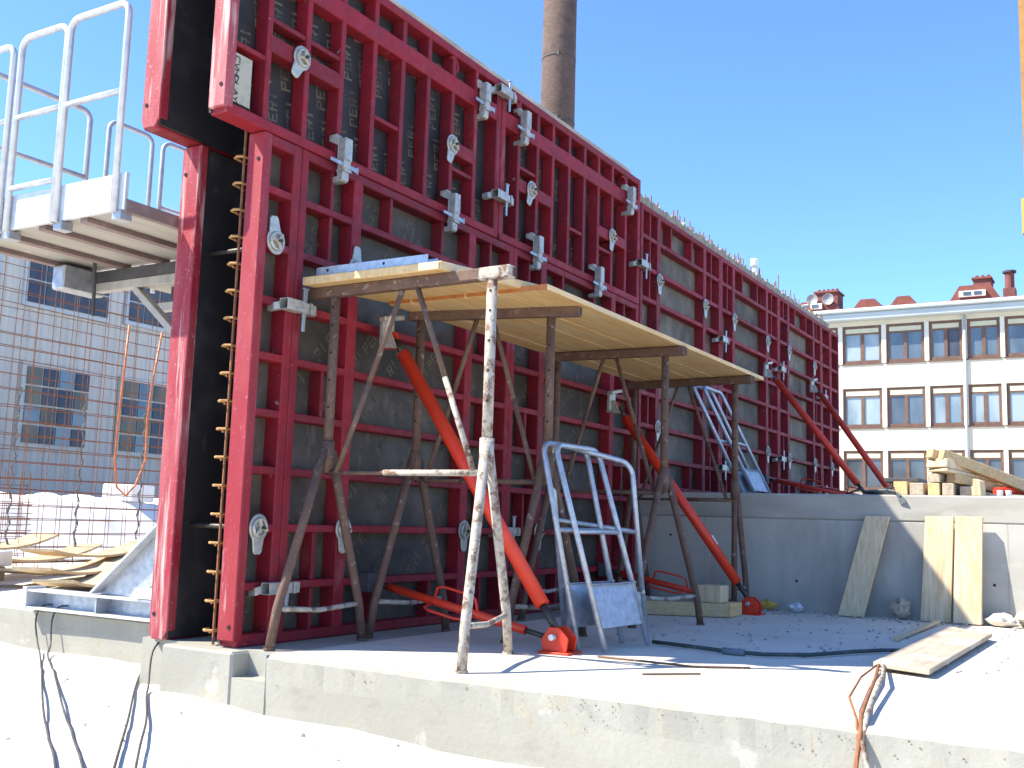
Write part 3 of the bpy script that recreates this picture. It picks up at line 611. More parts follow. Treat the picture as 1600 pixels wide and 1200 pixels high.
# ================================================================== GUARDRAIL FRAMES
def guard(label, A, B, top_off, H, mid, plate, group, rr=.0165, corner=.075, mt='zinc_rail', name='guardrail_frame', offB=None):
    """A, B: feet; top_off: horizontal shift of the top edge; U frame with mid rail and toe plate"""
    A = Vector(A); B = Vector(B); r = thing(name, label, 'guardrail', (A + B) / 2, group)
    off = Vector((top_off[0], top_off[1], H)); w = (B - A).normalized(); u = off.normalized()
    TA = A + off; TB = B + Vector(offB or off); k = corner; v = (TB - B).normalized(); q = (TB - TA).normalized()
    pts = [A] + arc(TA - u * k + q * k, -q * k, u * k, 0, math.pi / 2, 6) + arc(TB - v * k - q * k, v * k, q * k, 0, math.pi / 2, 6) + [B]
    MB().tube(pts, rr, 10).build('frame_tube', mt, r, smooth=True)
    if mid: MB().tube([A.lerp(TA, mid), B.lerp(TB, mid)], rr * .85, 8).build('mid_rail', mt, r, smooth=True)
    if plate:
        z0_, z1_ = plate; n = w.cross(u).normalized() * .004
        P = [A.lerp(TA, z0_) , B.lerp(TB, z0_), B.lerp(TB, z1_), A.lerp(TA, z1_)]
        b = MB().prism([p - n for p in P], n * 2)
        lip = n.normalized() * .03; b.prism([P[3], P[2], P[2] + lip, P[3] + lip], -u * .004)
        b.build('toe_plate', mt, r, bevel=.001)
        for f in (P[3], P[2]): MB().tube([f - n * 4, f + n * 4], .012, 8).build('bolt', 'cast', r)
    return r
G1 = 'galvanised guardrail frames stacked against the trestle'
guard('front one of the stacked galvanised guardrail frames, square toe plate facing out', (1.17, -1.50, .012), (1.66, -1.53, .012), (.13, .40), 1.10, .56, (.10, .30), G1, mt='zinc')
guard('middle one of the stacked galvanised guardrail frames', (1.13, -1.36, .012), (1.62, -1.39, .012), (.15, .33), 1.11, .56, (.10, .30), G1, mt='zinc')
guard('rear broad one of the stacked galvanised guardrail frames, standing nearly upright', (1.50, -1.09, .012), (1.91, -1.41, .012), (-.02, .12), 1.13, .60, (.08, .26), G1, mt='zinc', offB=(.02, .12, 1.03))
G2 = 'galvanised guardrail frames leaning on the far panels'
guard('left one of two galvanised guardrail frames leaning on the red panels on the step', (6.30, -.55, .99), (6.85, -.55, .99), (-.30, .44), 1.10, .5, (.04, .24), G2, mt='zinc', rr=.02)
guard('right one of two galvanised guardrail frames leaning on the red panels on the step', (6.45, -.62, .99), (6.98, -.62, .99), (-.28, .46), 1.10, .5, (.06, .25), G2, mt='zinc', rr=.02)

# ================================================================== REAR WORKING PLATFORMS (left)
pf = thing('working_platform', 'galvanised bracket platform with white railings behind the left end of the formwork', 'platform', (.2, 1.4, 1.5))
ZD = 2.27
for k in range(4):
    y0 = .70 + .365 * k
    MB().box(-.31, .62, y0, y0 + .30, ZD + .0, ZD + .035).build('deck_plate', 'deckplate', pf, bevel=.003)
    MB().box(-.30, .61, y0 + .302, y0 + .362, ZD - .03, ZD + .02).build('deck_joist', 'paint_brown', pf, bevel=.003)
MB().box(-.325, .63, .655, .695, ZD - .02, ZD + .05).build('edge_channel', 'paint_brown', pf, bevel=.003)
MB().box(-.33, .63, 2.155, 2.19, ZD - .02, ZD + .05).build('edge_channel', 'deckplate', pf, bevel=.003)
MB().box(-.335, -.312, .66, 2.19, ZD - .01, ZD + .195).build('toe_board', 'zinc_rail', pf, bevel=.002)
for (yy) in (.70, 1.19, 1.66): MB().box(-.34, -.26, yy - .02, yy + .05, ZD - .06, ZD - .01).build('post_socket', 'zinc', pf, bevel=.004)
def rail(parent, A, B, z0, z1, mids, mt='zinc_rail', rr=.019, k=.07):
    A = Vector((*A, 0)); B = Vector((*B, 0)); w = (B - A).normalized(); u = Vector((0, 0, 1))
    a = A + u * z0; b_ = B + u * z0; TA = A + u * z1; TB = B + u * z1
    o = MB().tube([a] + arc(TA - u * k + w * k, -w * k, u * k, 0, math.pi / 2, 6) + arc(TB - u * k - w * k, u * k, w * k, 0, math.pi / 2, 6) + [b_], rr, 12).build('railing_frame', mt, parent, smooth=True)
    for m in mids: MB().tube([A + u * m, B + u * m], rr * .9, 10).build('mid_rail', mt, parent, smooth=True)
rail(pf, (-.35, .725), (-.35, 1.215), ZD - .02, 3.44, (2.93,))
rail(pf, (-.352, 1.235), (-.352, 1.655), ZD - .02, 3.42, (2.93, 2.5))
rail(pf, (-.35, 1.735), (-.35, 2.20), ZD - .02, 3.40, (2.93, 2.5))
rail(pf, (-.28, 2.22), (.56, 2.22), ZD - .02, 3.40, (2.93,))
MB().box(-.28, .60, 2.195, 2.205, ZD, ZD + .15).build('toe_board', 'zinc_rail', pf, bevel=.002)
# bracket beneath
for x in (.57,):
    MB().box(x - .03, x + .03, .63, 2.12, 2.10, 2.16).build('bracket_beam', 'deckplate', pf, bevel=.004)
    MB().box(x - .028, x + .028, .70, 2.1, 2.162, 2.238).build('bracket_spacer', 'dark', pf)
    MB().bar((x, 1.62, 2.10), (x, .66, 1.32), .045, .06, (1, 0, 0)).build('bracket_strut', 'deckplate', pf, bevel=.004)
MB().box(.3, .62, 2.0, 2.12, 2.08, 2.24).build('end_box', 'zinc', pf, bevel=.01)
MB().tube([(.45, 1.9, 2.28), (.47, 1.9, 1.92)], .012, 8).build('hanging_bar', 'dark', pf)
p2f = thing('working_platform', 'second railed platform continuing behind the formwork, only its frames showing', 'platform', (1.9, 1.4, 1.5))
MB().box(.72, 3.1, .70, 2.19, ZD, ZD + .05).build('deck_plate', 'deckplate', p2f)
MB().box(.72, 3.1, .66, .698, ZD - .03, ZD + .06).build('edge_channel', 'paint_brown', p2f)
rail(p2f, (.72, 2.22), (1.10, 2.22), ZD - .02, 3.40, (2.5,), rr=.017)
rail(p2f, (1.20, 2.22), (2.4, 2.22), ZD - .02, 3.40, (2.9,), rr=.017)
for x in (1.2, 2.6):
    MB().box(x - .03, x + .03, .63, 2.12, 2.10, 2.16).build('bracket_beam', 'deckplate', p2f); MB().box(x - .02, x + .02, .8, 2.0, 2.15, 2.30).build('bracket_spacer', 'dark', p2f)
    MB().bar((x, 1.62, 2.10), (x, .66, 1.32), .045, .06, (1, 0, 0)).build('bracket_strut', 'deckplate', p2f)
# grey steel brace base on the rear slab
bb = thing('brace_base', 'grey steel channel base with sloping plate, left of the rear formwork', 'steel base', (.85, 1.7, .004))
MB().box(.52, .66, 1.0, 2.40, .12, .135).build('flange', 'zinc_rail', bb, bevel=.002)
MB().box(.52, .66, 1.0, 2.40, .006, .021).build('flange', 'zinc_rail', bb, bevel=.002)
MB().box(.64, .652, 1.0, 2.40, .021, .12).build('web', 'zinc', bb)
MB().box(.515, .66, 2.40, 2.445, .004, .15).build('end_plate', 'zinc_rail', bb, bevel=.003)
MB().box(.53, .64, 1.72, 1.732, .021, .12).build('stiffener', 'zinc', bb)
MB().prism([(.60, 1.78, .137), (.60, 1.42, .137), (.60, .72, .62), (.60, .72, .98)], (.012, 0, 0)).build('sloping_plate', 'zinc', bb, bevel=.002)
MB().bar((.60, 1.79, .145), (.60, .70, 1.0), .014, .14, (1, 0, 0)).build('plate_flange', 'zinc_rail', bb)
MB().box(.50, .72, 1.0, 1.35, .14, .20).build('shoe', 'zinc_rail', bb, bevel=.003)

# ================================================================== LEFT BACKGROUND
# pile of thin planks
rn = random.Random(3)
for i, (x0, y0, ang, L, z) in enumerate([(1.55, 4.10, 32, 2.6, .05), (1.35, 3.55, 34, 2.6, .09), (1.60, 4.75, 30, 2.5, .14), (1.15, 3.0, 38, 2.1, .03), (1.95, 4.35, 27, 2.4, .20), (1.5, 5.1, 33, 2.4, .24)]):
    a = math.radians(ang); dx, dy = math.cos(a), math.sin(a); w = .30; n = 12; mb = MB(); vs = []
    for k in range(n + 1):
        t_ = k / n; h = z + .10 * (2 * t_ - .9) ** 2 + .012
        cx = x0 + dx * L * t_; cy = y0 + dy * L * t_
        for s_ in (-w / 2, w / 2):
            for dz in (0, .022): vs.append((cx - dy * s_, cy + dx * s_, h + dz))
    fs = []
    for k in range(n):
        q = k * 4
        fs += [(q, q + 2, q + 6, q + 4), (q + 1, q + 5, q + 7, q + 3), (q, q + 4, q + 5, q + 1), (q + 2, q + 3, q + 7, q + 6)]
    fs += [(0, 1, 3, 2), (n * 4, n * 4 + 2, n * 4 + 3, n * 4 + 1)]
    mb.add(vs, fs); o = mb.build('bent_plank', 'wood_p')
    tag(o, ['bent pale plank in the middle of the heap on the rear slab', 'bent pale plank at the front of the heap on the rear slab', 'bent pale plank at the left back of the heap', 'short bent plank lowest and nearest in the heap', 'bent pale plank lying across the top of the heap', 'bent pale plank highest at the back of the heap'][i], 'plank', 'heap of bent planks')
tag(MB().prism([(1.12, 4.02, .05), (1.12, 4.50, .05), (1.12, 4.50, .17), (1.12, 4.02, .17)], (.5, .25, 0)).build('timber_block', 'wood_grey', bevel=.008), 'squared timber end under the left of the plank heap', 'timber')
tag(MB().prism([(1.10, 4.0, .175), (1.10, 4.52, .175), (1.10, 4.52, .30), (1.10, 4.0, .30)], (.6, .3, 0)).build('timber_block', 'foam', bevel=.01), 'white squared block at the left edge beside the plank heap', 'block')
# rebar meshes
def mesh_wall(label, x0, x1, y, z0, z1, dx, dz, tilt=0, r_=.0045, seed=0):
    rn = random.Random(seed); R_ = thing('rebar_mesh', label, 'rebar mesh', ((x0 + x1) / 2, y, 0), 'rusty reinforcement meshes')
    nh = int((z1 - z0) / dz); nv = int((x1 - x0) / dx); L = x1 - x0
    hm_ = MB().tube([(-L / 2, 0, 0), (0, 0, -.012), (L / 2, 0, 0)], r_, 5).mesh('horizontal_bar', 'rebar'); vm_ = MB().tube([(0, 0, 0), (0, 0, z1 - z0 + .15)], r_ * .8, 5).mesh('vertical_bar', 'rebar')
    for k in range(nh + 1): child('horizontal_bar', hm_, R_, (rn.uniform(-.05, .05), tilt * k * dz, z0 + k * dz + rn.uniform(-.012, .012)), (0, rn.uniform(-.014, .014), 0))
    for k in range(nv + 1): child('vertical_bar', vm_, R_, (-L / 2 + k * dx + rn.uniform(-.03, .03), -.012, z0 - .1 + rn.uniform(0, .1)), (rn.uniform(-.012, .012), rn.uniform(-.012, .012), 0))
    return R_
mesh_wall('front rusty reinforcement mesh in front of the grey factory wall', 1.8, 6.6, 6.0, .12, 3.25, .22, .145, seed=1)
mesh_wall('rear rusty reinforcement mesh just behind the front one', 1.9, 6.6, 6.28, .10, 3.0, .23, .15, seed=2)
mesh_wall('low dense rusty reinforcement mesh at the far left', 1.4, 3.6, 6.9, .05, .95, .10, .085, tilt=.05, seed=3)
mesh_wall('low dense rusty reinforcement mesh behind the far left one', 1.6, 3.9, 7.3, .05, .95, .12, .07, tilt=-.05, seed=4)
for i, x in enumerate((3.55, 4.37, 2.75)):
    mb = MB(); z = .1
    while z < 1.9:
        mb.tube([(x + .02 * math.sin(z * 28), 5.97, z), (x + .02 * math.sin((z + .05) * 28), 5.96, z + .05)], .012 if int(z / .05) % 2 else .006, 6); z += .05
    tag(mb.build('spacer_strip', 'spacer'), ['knotted dark spacer strip hanging in the middle of the mesh', 'knotted dark spacer strip hanging beside the rear formwork', 'knotted dark spacer strip at the left of the mesh'][i], 'spacer', 'spacer strips on the mesh')
hp = [(3.95, 5.85, 2.75), (3.93, 5.85, 2.2), (3.90, 5.85, 1.6), (3.90, 5.85, 1.2), (3.95, 5.85, .92), (4.08, 5.85, .83), (4.20, 5.85, .95), (4.32, 5.85, 1.25), (4.30, 5.85, 1.7), (4.33, 5.85, 2.1), (4.42, 5.85, 2.75)]
tag(MB().tube(hp, .012, 8).build('orange_hose', 'hose_o', smooth=True), 'orange hose hanging in a loop in front of the mesh', 'hose')
# guessed white sheet, heap sloped to catch the sun, carton on top
mb = MB(); rn = random.Random(12)
def hz(x, y):
    t_ = max(0, min(1, (y - 7.6) / 1.5)); e = t_ * t_ * (3 - 2 * t_)
    return .03 + .80 * e + .03 * math.sin(5.1 * x + 2 * y) * e + .025 * math.sin(9.3 * x - 4 * y) * t_ + rn.uniform(-.004, .004)
vs, fs = grid(3.2, 11.2, 7.6, 10.2, 60, 24, hz)
mb.add(vs, fs); tag(mb.build('sun_sloped_heap', 'foam', smooth=True), 'low heap under a guessed white sheet, sloped to catch the sun, behind the rebar meshes', 'covered heap')
o = MB().box(6.45, 7.07, 8.80, 9.30, .80, 1.05).build('carton', 'foam', bevel=.02); o.rotation_euler.z = math.radians(20); tag(o, 'small white carton on top of the white sheet', 'carton')
# factory wall
fb = thing('factory_building', 'grey corrugated factory wall with blue upper windows at the left', 'building', (14, 18, -.25))
mb = MB(); vs = []; fs = []; x = -6.0; i = 0
while x < 34:
    for (dx, dy) in ((0, 0), (.10, 0), (.14, .035), (.24, .035)):
        vs += [(x + dx, 14 + dy, -.25), (x + dx, 14 + dy, 6.0)]
    x += .28
n = len(vs) // 2
mb.add(vs, [(2 * a, 2 * a + 2, 2 * a + 3, 2 * a + 1) for a in range(n - 1)]).build('corrugated_sheet', 'corr', fb)
MB().box(-6, 34, 14.05, 24, -.25, 5.98).build('wall_core', 'corr', fb)
MB().box(-6.1, 34.1, 13.93, 24.1, 6.0, 6.10).build('roof_edge', 'cornice', fb)
for j, (x0, x1, z0, z1, mt, nx_, nz_) in enumerate([(5.2, 7.5, 4.50, 5.40, 'glass_blue', 6, 2), (8.12, 9.95, 4.50, 5.40, 'glass_blue', 5, 2), (10.45, 12.4, 4.55, 5.4, 'glass_blue', 5, 2), (5.9, 7.5, 1.85, 3.32, 'glass_fact', 4, 4), (8.25, 9.65, 1.85, 3.32, 'glass_fact', 4, 4), (10.45, 12.0, 1.85, 3.32, 'glass_fact', 4, 4)]):
    w = MB().box(x0 - .07, x1 + .07, 13.955, 14.05, z0 - .07, z1 + .07).build('window', 'corr' if j > 2 else 'cornice', fb, bevel=.01)
    for a in range(nx_):
        for c_ in range(nz_):
            xa = x0 + (x1 - x0) * a / nx_; xb = x0 + (x1 - x0) * (a + 1) / nx_; za = z0 + (z1 - z0) * c_ / nz_; zb = z0 + (z1 - z0) * (c_ + 1) / nz_
            mm = mt
            if j > 2: mm = rn.choice(['glass_fact', 'glass_blue', 'glass_mid'])
            MB().box(xa + .018, xb - .018, 13.93, 13.957, za + .018, zb - .018).build('pane', mm, w)

# ================================================================== RIGHT BACKGROUND BUILDING
ob = thing('office_building', 'white three-storey building with brown double windows at the right', 'building', (50, -2, -.25))
XF = 46.0
cols = [(9.75, 8.05), (7.85, 6.08), (5.88, 4.21), (4.02, 2.62), (2.43, 1.08), (.90, -.80), (-1.0, -2.7), (-2.9, -4.3)]
rows = [(8.44, 10.24), (5.46, 7.29), (2.58, 4.40)]
# facade built as bands and piers round the openings
zs = [(-.25, 2.58), (4.40, 5.46), (7.29, 8.44), (10.24, 10.44)]
for (a, b_) in zs: MB().box(XF, XF + .35, -12, 16, a, b_).build('wall_band', 'white', ob)
ped = [16] + [v for c_ in cols for v in c_] + [-12]
for (z0, z1) in rows:
    for k in range(0, len(ped), 2):
        MB().box(XF - .035, XF + .35, ped[k + 1], ped[k], z0 - .0, z1 + .0).build('pier', 'pier', ob)
MB().box(XF + .36, XF + 12, -12, 16, -.25, 10.44).build('wall_core', 'dark', ob)
kinds = {(0, 1): ('glass_curtain', 'glass_curtain'), (0, 2): ('glass_mid', 'glass_mid'), (0, 3): ('glass_mid', 'glass_blue'), (0, 4): ('glass_mid', 'glass_mid'), (1, 1): ('glass_curtain', 'glass_curtain'), (1, 2): ('glass_dark', 'glass_mid'), (1, 3): ('glass_curtain', 'glass_curtain'), (1, 4): ('glass_curtain', 'glass_curtain'), (0, 5): ('glass_mid', 'glass_mid'), (1, 5): ('glass_curtain', 'glass_mid')}
for ri, (z0, z1) in enumerate(rows):
    for ci, (ya, yb) in enumerate(cols):
        w = MB()
        xf0, xf1 = XF + .05, XF + .14; t_ = .13
        w.box(xf0, xf1, yb + .003, yb + t_, z0 + .003, z1 - .003); w.box(xf0, xf1, ya - t_, ya - .003, z0 + .003, z1 - .003)
        w.box(xf0, xf1, yb + t_, ya - t_, z0 + .003, z0 + t_ + .03); w.box(xf0, xf1, yb + t_, ya - t_, z1 - t_, z1 - .003)
        wo_ = w.build('window', 'frame_br', ob)
        MB().box(XF - .05, XF + .06, yb - .04, ya + .04, z0 - .06, z0 + .0).build('sill', 'frame_br', wo_)
        zb_ = z1 - t_ - .22
        MB().box(xf0 - .02, xf1 - .01, yb + t_ + .01, ya - t_ - .01, zb_ + .01, z1 - t_ - .005).build('blind_box', 'blind', wo_)
        ym = (ya + yb) / 2
        MB().box(xf0 - .004, xf1, yb + t_, ya - t_, zb_ - .06, zb_ + .01).build('transom', 'frame_br', wo_)
        MB().box(xf0 - .003, xf1, ym - .075, ym + .075, z0 + t_, zb_ - .06).build('mullion', 'frame_br', wo_)
        kd = kinds.get((ri, ci), ('glass_dark', 'glass_dark'))
        for s_, (a, b_) in enumerate(((ym + .075, ya - t_), (yb + t_, ym - .075))):
            MB().box(xf0 + .05, xf0 + .06, a, b_, z0 + t_ + .03, zb_ - .06).build('pane', kd[s_], wo_)
ev = MB().box(XF - .55, XF + 13, -12.3, 16.3, 10.44, 10.78).build('eaves', 'cornice', ob, bevel=.05)
MB().box(XF - .70, XF + .2, -12.4, 16.4, 10.78, 10.96).build('gutter', 'cornice', ev, bevel=.04)
MB().tube([(XF - .1, 2.52, 0), (XF - .1, 2.52, 10.4)], .055, 8).build('downpipe', 'cornice', ob, smooth=True)
# red roof with stacks
rf = MB().prism([(XF + 1.0, -12.2, 10.9), (XF + 1.0, 16.2, 10.9), (XF + 9, 16.2, 12.9), (XF + 9, -12.2, 12.9)], (0, 0, .1)).build('roof', 'roof', ob)
def stack(parent, y0, y1, z0, z1, pots):
    MB().box(XF + 6, XF + 7.2, y0, y1, z0, z1).build('chimney_stack', 'stack', parent)
    MB().box(XF + 5.9, XF + 7.3, y0 - .06, y1 + .06, z1, z1 + .10).build('chimney_cap', 'roof', parent)
    for k in range(pots):
        y = y0 + (y1 - y0) * (k + .5) / pots; MB().tube([(XF + 6.4, y, z1 + .1), (XF + 6.4, y, z1 + .28)], .10, 8, r1=.07).build('chimney_pot', 'roof', parent)
stack(rf, 9.5, 10.68, 11.2, 13.3, 5)
stack(rf, 2.05, 2.85, 11.2, 13.35, 3)
MB().box(XF + 6, XF + 6.7, .95, 1.5, 11, 12.8).build('chimney_stack', 'stack', rf); MB().tube([(XF + 6.3, 1.22, 12.8), (XF + 6.3, 1.22, 13.6)], .22, 10).build('chimney_pot', 'stack', rf); MB().tube([(XF + 6.3, 1.22, 13.6), (XF + 6.3, 1.22, 13.7)], .32, 10).build('chimney_cap', 'soot', rf)
for (y0, y1, z) in ((9.4, 11.0, 12.55), (1.9, 3.3, 12.75), (5.6, 6.2, 12.48), (7.3, 8.0, 12.47)):
    MB().prism([(XF + 4.5, y0 - .7, 11.6), (XF + 4.5, y1 + .7, 11.6), (XF + 4.5, y1, z), (XF + 4.5, y0, z)], (3, 0, 0)).build('dormer', 'roof', rf)
for (y0, y1, zb) in ((9.9, 11.1, 12.1), (2.1, 3.3, 12.15)):
    MB().box(XF + 4.3, XF + 4.5, y0, y1, zb, zb + .30).build('dormer_window', 'pier', rf)
    for q in (.15, .55): MB().box(XF + 4.27, XF + 4.3, y0 + (y1 - y0) * q, y0 + (y1 - y0) * (q + .28), zb + .08, zb + .24).build('pane', 'glass_mid', rf)
for i, (y, z) in enumerate([(10.42, 12.62), (9.6, 12.60)]):
    t = thing('satellite_dish', ['grey satellite dish left of the roof chimney', 'grey satellite dish right of the roof chimney'][i], 'dish', (XF + 4.4, y, z - .4), 'satellite dishes on the roof')
    d = MB(); vs = [(XF + 4.5, y, z)]; N_ = 20
    for ring, (rr_, dx) in enumerate(((.16, .03), (.31, .11))):
        for a in range(N_): vs.append((XF + 4.5 - dx, y + rr_ * math.cos(2 * math.pi * a / N_), z + rr_ * math.sin(2 * math.pi * a / N_)))
    fs = [(0, 1 + a, 1 + (a + 1) % N_) for a in range(N_)] + [(1 + a, 1 + N_ + a, 1 + N_ + (a + 1) % N_, 1 + (a + 1) % N_) for a in range(N_)]
    o = d.add(vs, fs).build('reflector', 'dish', t); md = o.modifiers.new('thick', 'SOLIDIFY'); md.thickness = .03
    MB().tube([(XF + 4.55, y, z), (XF + 4.6, y, z - .65)], .035, 6).build('mast', 'dish', t)
# ---- factory chimney
ch = thing('factory_chimney', 'tall round brick factory chimney rising behind the red formwork', 'chimney', (47.3, 24.0, -.25))
cx, cy = 46.6, 23.76
nseg = 40
mb = MB().tube([(cx, cy, -.25), (cx, cy, 12), (cx, cy, 24), (cx, cy, 40)], 1.07, nseg, r1=.93); mb.build('shaft', 'brick', ch, smooth=True)
for z in (16.0, 19.6, 23.1, 26.9, 30.6, 34.0):
    rr = 1.07 + (.93 - 1.07) * z / 40 + .012
    MB().tube([(cx, cy, z), (cx, cy, z + .10)], rr, nseg).build('iron_band', 'soot', ch, smooth=True)
    for a in (3.6, 5.8): MB().box(cx + rr * math.cos(a) - .06, cx + rr * math.cos(a) + .06, cy + rr * math.sin(a) - .06, cy + rr * math.sin(a) + .06, z - .08, z + .22).build('band_lock', 'soot', ch)
# ---- tower crane mast at the right edge
cr = thing('tower_crane', 'yellow tower crane mast cut off by the right edge', 'crane', (38, -1.4, -.25))
X0, Y0, Wd = 37.6, -.84, 1.6
for (x, y) in ((X0, Y0), (X0 + Wd, Y0), (X0, Y0 - Wd), (X0 + Wd, Y0 - Wd)):
    MB().box(x - .11, x + .11, y - .11, y + .11, -.25, 42).build('chord', 'crane', cr)
z = 0.; f = 0
dm = {}
while z < 41:
    for (a, b_) in (((X0, Y0), (X0, Y0 - Wd)), ((X0, Y0), (X0 + Wd, Y0)), ((X0 + Wd, Y0 - Wd), (X0, Y0 - Wd)), ((X0 + Wd, Y0 - Wd), (X0 + Wd, Y0))):
        p0, p1 = (a, b_) if f % 2 else (b_, a)
        MB().bar((*p0, z), (*p1, z + 1.6), .09, .09).build('lacing', 'crane', cr)
    z += 1.6; f += 1
MB().box(X0 - .25, X0 + .25, Y0 - .05, Y0 + .22, 11.6, 12.9).build('mast_box', 'yellow', cr)
tag(MB().tube([(X0 - .2, Y0 + .15, 27), (X0 - .2, Y0 + .75, 25.4), (X0 - .2, Y0 + 1.05, 22.6), (X0 - .2, Y0 + .95, 21.9), (X0 - .2, Y0 + .55, 21.4), (X0 - .2, Y0 + .1, 21.3)], .022, 6).build('mast_cable', 'cable', smooth=True), 'thin dark cable looping beside the crane mast', 'cable')

# ================================================================== THINGS ON THE STEP AND THE FLOOR
def plank3(name, label, corners, th, mt, group=None, cat='board'):
    P = [Vector(c_) for c_ in corners]; n = (P[1] - P[0]).cross(P[3] - P[0]).normalized() * th
    return tag(MB().prism(P, n).build(name, mt, bevel=.003), label, cat, group)
# boards leaning against the step (bottom-left, bottom-right, top-right, top-left seen from camera)
plank3('leaning_board', 'single tilted spruce board leaning on the step wall in the shade', [(4.80, -1.82, .004), (4.80, -2.02, .004), (4.955, -2.20, .80), (4.955, -2.01, .80)], .028, 'wood_p', 'boards leaning on the step wall')
plank3('leaning_board', 'upright spruce board on the step wall, half in sun, left of the pair', [(4.86, -2.435, .004), (4.86, -2.655, .004), (4.955, -2.68, .81), (4.955, -2.47, .81)], .028, 'wood_p', 'boards leaning on the step wall')
plank3('leaning_board', 'upright sunlit spruce board on the step wall, right of the pair', [(4.84, -2.675, .004), (4.84, -2.875, .004), (4.945, -2.89, .81), (4.945, -2.695, .81)], .045, 'wood_p', 'boards leaning on the step wall')
plank3('floor_plank', 'worn plank lying flat on the slab near the right, over the bent bars', [(1.52, -2.78, .045), (1.40, -3.06, .045), (3.62, -3.08, .05), (3.97, -2.77, .05)], -.026, 'wood_grey', None, 'plank')
tag(MB().bar((3.1, -2.58, .012), (4.6, -2.60, .03), .035, .02).build('wood_strip', 'wood_p', bevel=.002), 'thin wooden strip lying beside the flat plank', 'strip')
for i, (x, y, l) in enumerate([(2.0, -2.92, .25), (3.3, -2.92, .3)]):
    tag(MB().box(x, x + .06, y - .13, y + .13, .004, .017).build('shim', 'wood_grey'), ['shim under the near end of the flat plank', 'shim under the far end of the flat plank'][i], 'shim', 'shims under the flat plank')
# squared timbers in front of the step
tag(MB().bar((3.62, -.52, .055), (3.92, -1.20, .055), .14, .10).build('squared_timber', 'wood_px', bevel=.004), 'long squared timber on the floor behind the third trestle', 'timber')
tag(MB().box(3.90, 4.16, -1.24, -1.02, .004, .105).build('timber_block', 'wood_y', bevel=.004), 'lower pale timber block beside the third trestle foot', 'timber block', 'timber blocks by the trestle')
tag(MB().box(3.86, 4.05, -1.17, -.99, .107, .235).build('timber_block', 'wood_p', bevel=.004), 'upper pale timber block stacked beside the third trestle foot', 'timber block', 'timber blocks by the trestle')
# timber pile on the step
TP = [((5.18, -2.24, 1.04), (6.4, -2.3, 1.04), .11, .11, 'wood_y', 'yellow squared timber end at the left of the row on the step'),
      ((5.16, -2.37, 1.035), (6.3, -2.42, 1.035), .11, .10, 'wood_grey', 'grey squared timber end, second in the row on the step'),
      ((5.17, -2.50, 1.035), (6.3, -2.55, 1.035), .09, .10, 'wood_y', 'yellow squared timber end, third in the row on the step'),
      ((5.16, -2.61, 1.035), (6.4, -2.66, 1.035), .09, .10, 'wood_grey', 'grey squared timber end, fourth in the row on the step'),
      ((5.20, -2.75, 1.025), (6.4, -2.84, 1.025), .12, .075, 'wood_grey', 'flat grey timber end, rightmost in the row on the step'),
      ((5.17, -2.50, 1.125), (5.55, -2.58, 1.12), .10, .07, 'wood_grey', 'weathered short timber lying across the row, left'),
      ((5.18, -2.63, 1.13), (5.62, -3.0, 1.04), .10, .075, 'wood_px', 'brown timber lying across the row, sloping right'),
      ((5.14, -2.535, 1.190), (5.50, -2.80, 1.13), .20, .028, 'wood_p', 'thin board under the bright timber on the step pile'),
      ((5.13, -2.53, 1.245), (5.45, -2.72, 1.19), .20, .070, 'wood_p', 'broad bright timber in the middle of the step pile'),
      ((5.15, -2.475, 1.325), (5.80, -3.12, 1.07), .08, .075, 'wood_px', 'left one of the two long timbers topping the step pile'),
      ((5.13, -2.565, 1.315), (5.66, -3.24, 1.035), .08, .085, 'wood_px', 'right one of the two long timbers topping the step pile')]
for (a, b_, w, h, mt, lab) in TP: tag(MB().bar(a, b_, w, h).build('pile_timber', mt, bevel=.005), lab, 'timber', 'timbers piled on the step')
tag(MB().prism([(5.12, -2.79, .985), (5.12, -2.86, .985), (5.12, -2.85, 1.10), (5.12, -2.80, 1.12)], (.05, -.03, 0)).build('timber_wedge', 'wood_p', bevel=.003), 'bright wedge offcut leaning on the step pile', 'wedge')
tag(MB().tube([(5.3, -2.95, 1.03), (5.6, -3.05, 1.045), (6.3, -3.8, 1.03)], .032, 10).build('red_tube', 'prop', smooth=True), 'red tube lying at the right end of the step pile', 'tube')
for i, (x, y) in enumerate(((5.16, -2.99), (5.18, -3.05))):
    tag(MB().tube([(x, y, .982), (x, y, 1.025), (x, y, 1.03)], .022, 10).build('white_cup', 'foam', smooth=True), ['left white plastic cup on the step', 'right white plastic cup on the step'][i], 'cup', 'white cups on the step')
mb = MB(); rg = [(5.25, -1.95, .995), (5.1, -2.08, 1.0), (5.03, -2.18, 1.002), (5.0, -2.24, .99), (4.985, -2.275, .955), (4.985, -2.30, .905)]
for k in range(len(rg) - 1): mb.bar(rg[k], rg[k + 1], .075 - .006 * k, .014, (1, 0, 1))
tag(mb.build('rag', 'rag', bevel=.004), 'grey rag hanging over the step edge', 'rag')
tag(MB().tube([(5.4, -1.75, .995), (5.25, -1.9, 1.03), (5.12, -2.0, 1.0), (5.08, -2.1, 1.02), (5.2, -2.2, 1.05), (5.5, -2.3, 1.0)], .008, 6).build('step_cable', 'hose_g', smooth=True), 'thin cable curled on the step beside the rag', 'cable')
b = MB().box(5.5, 5.9, -2.36, -2.06, 1.10, 1.115); b.box(5.5, 5.9, -2.36, -2.06, 1.09, 1.10)
tag(MB().box(5.35, 5.75, -2.36, -2.08, 1.097, 1.135).build('tool_tray', 'dark', bevel=.006), 'dark flat tray lying on the yellow timber', 'tray')
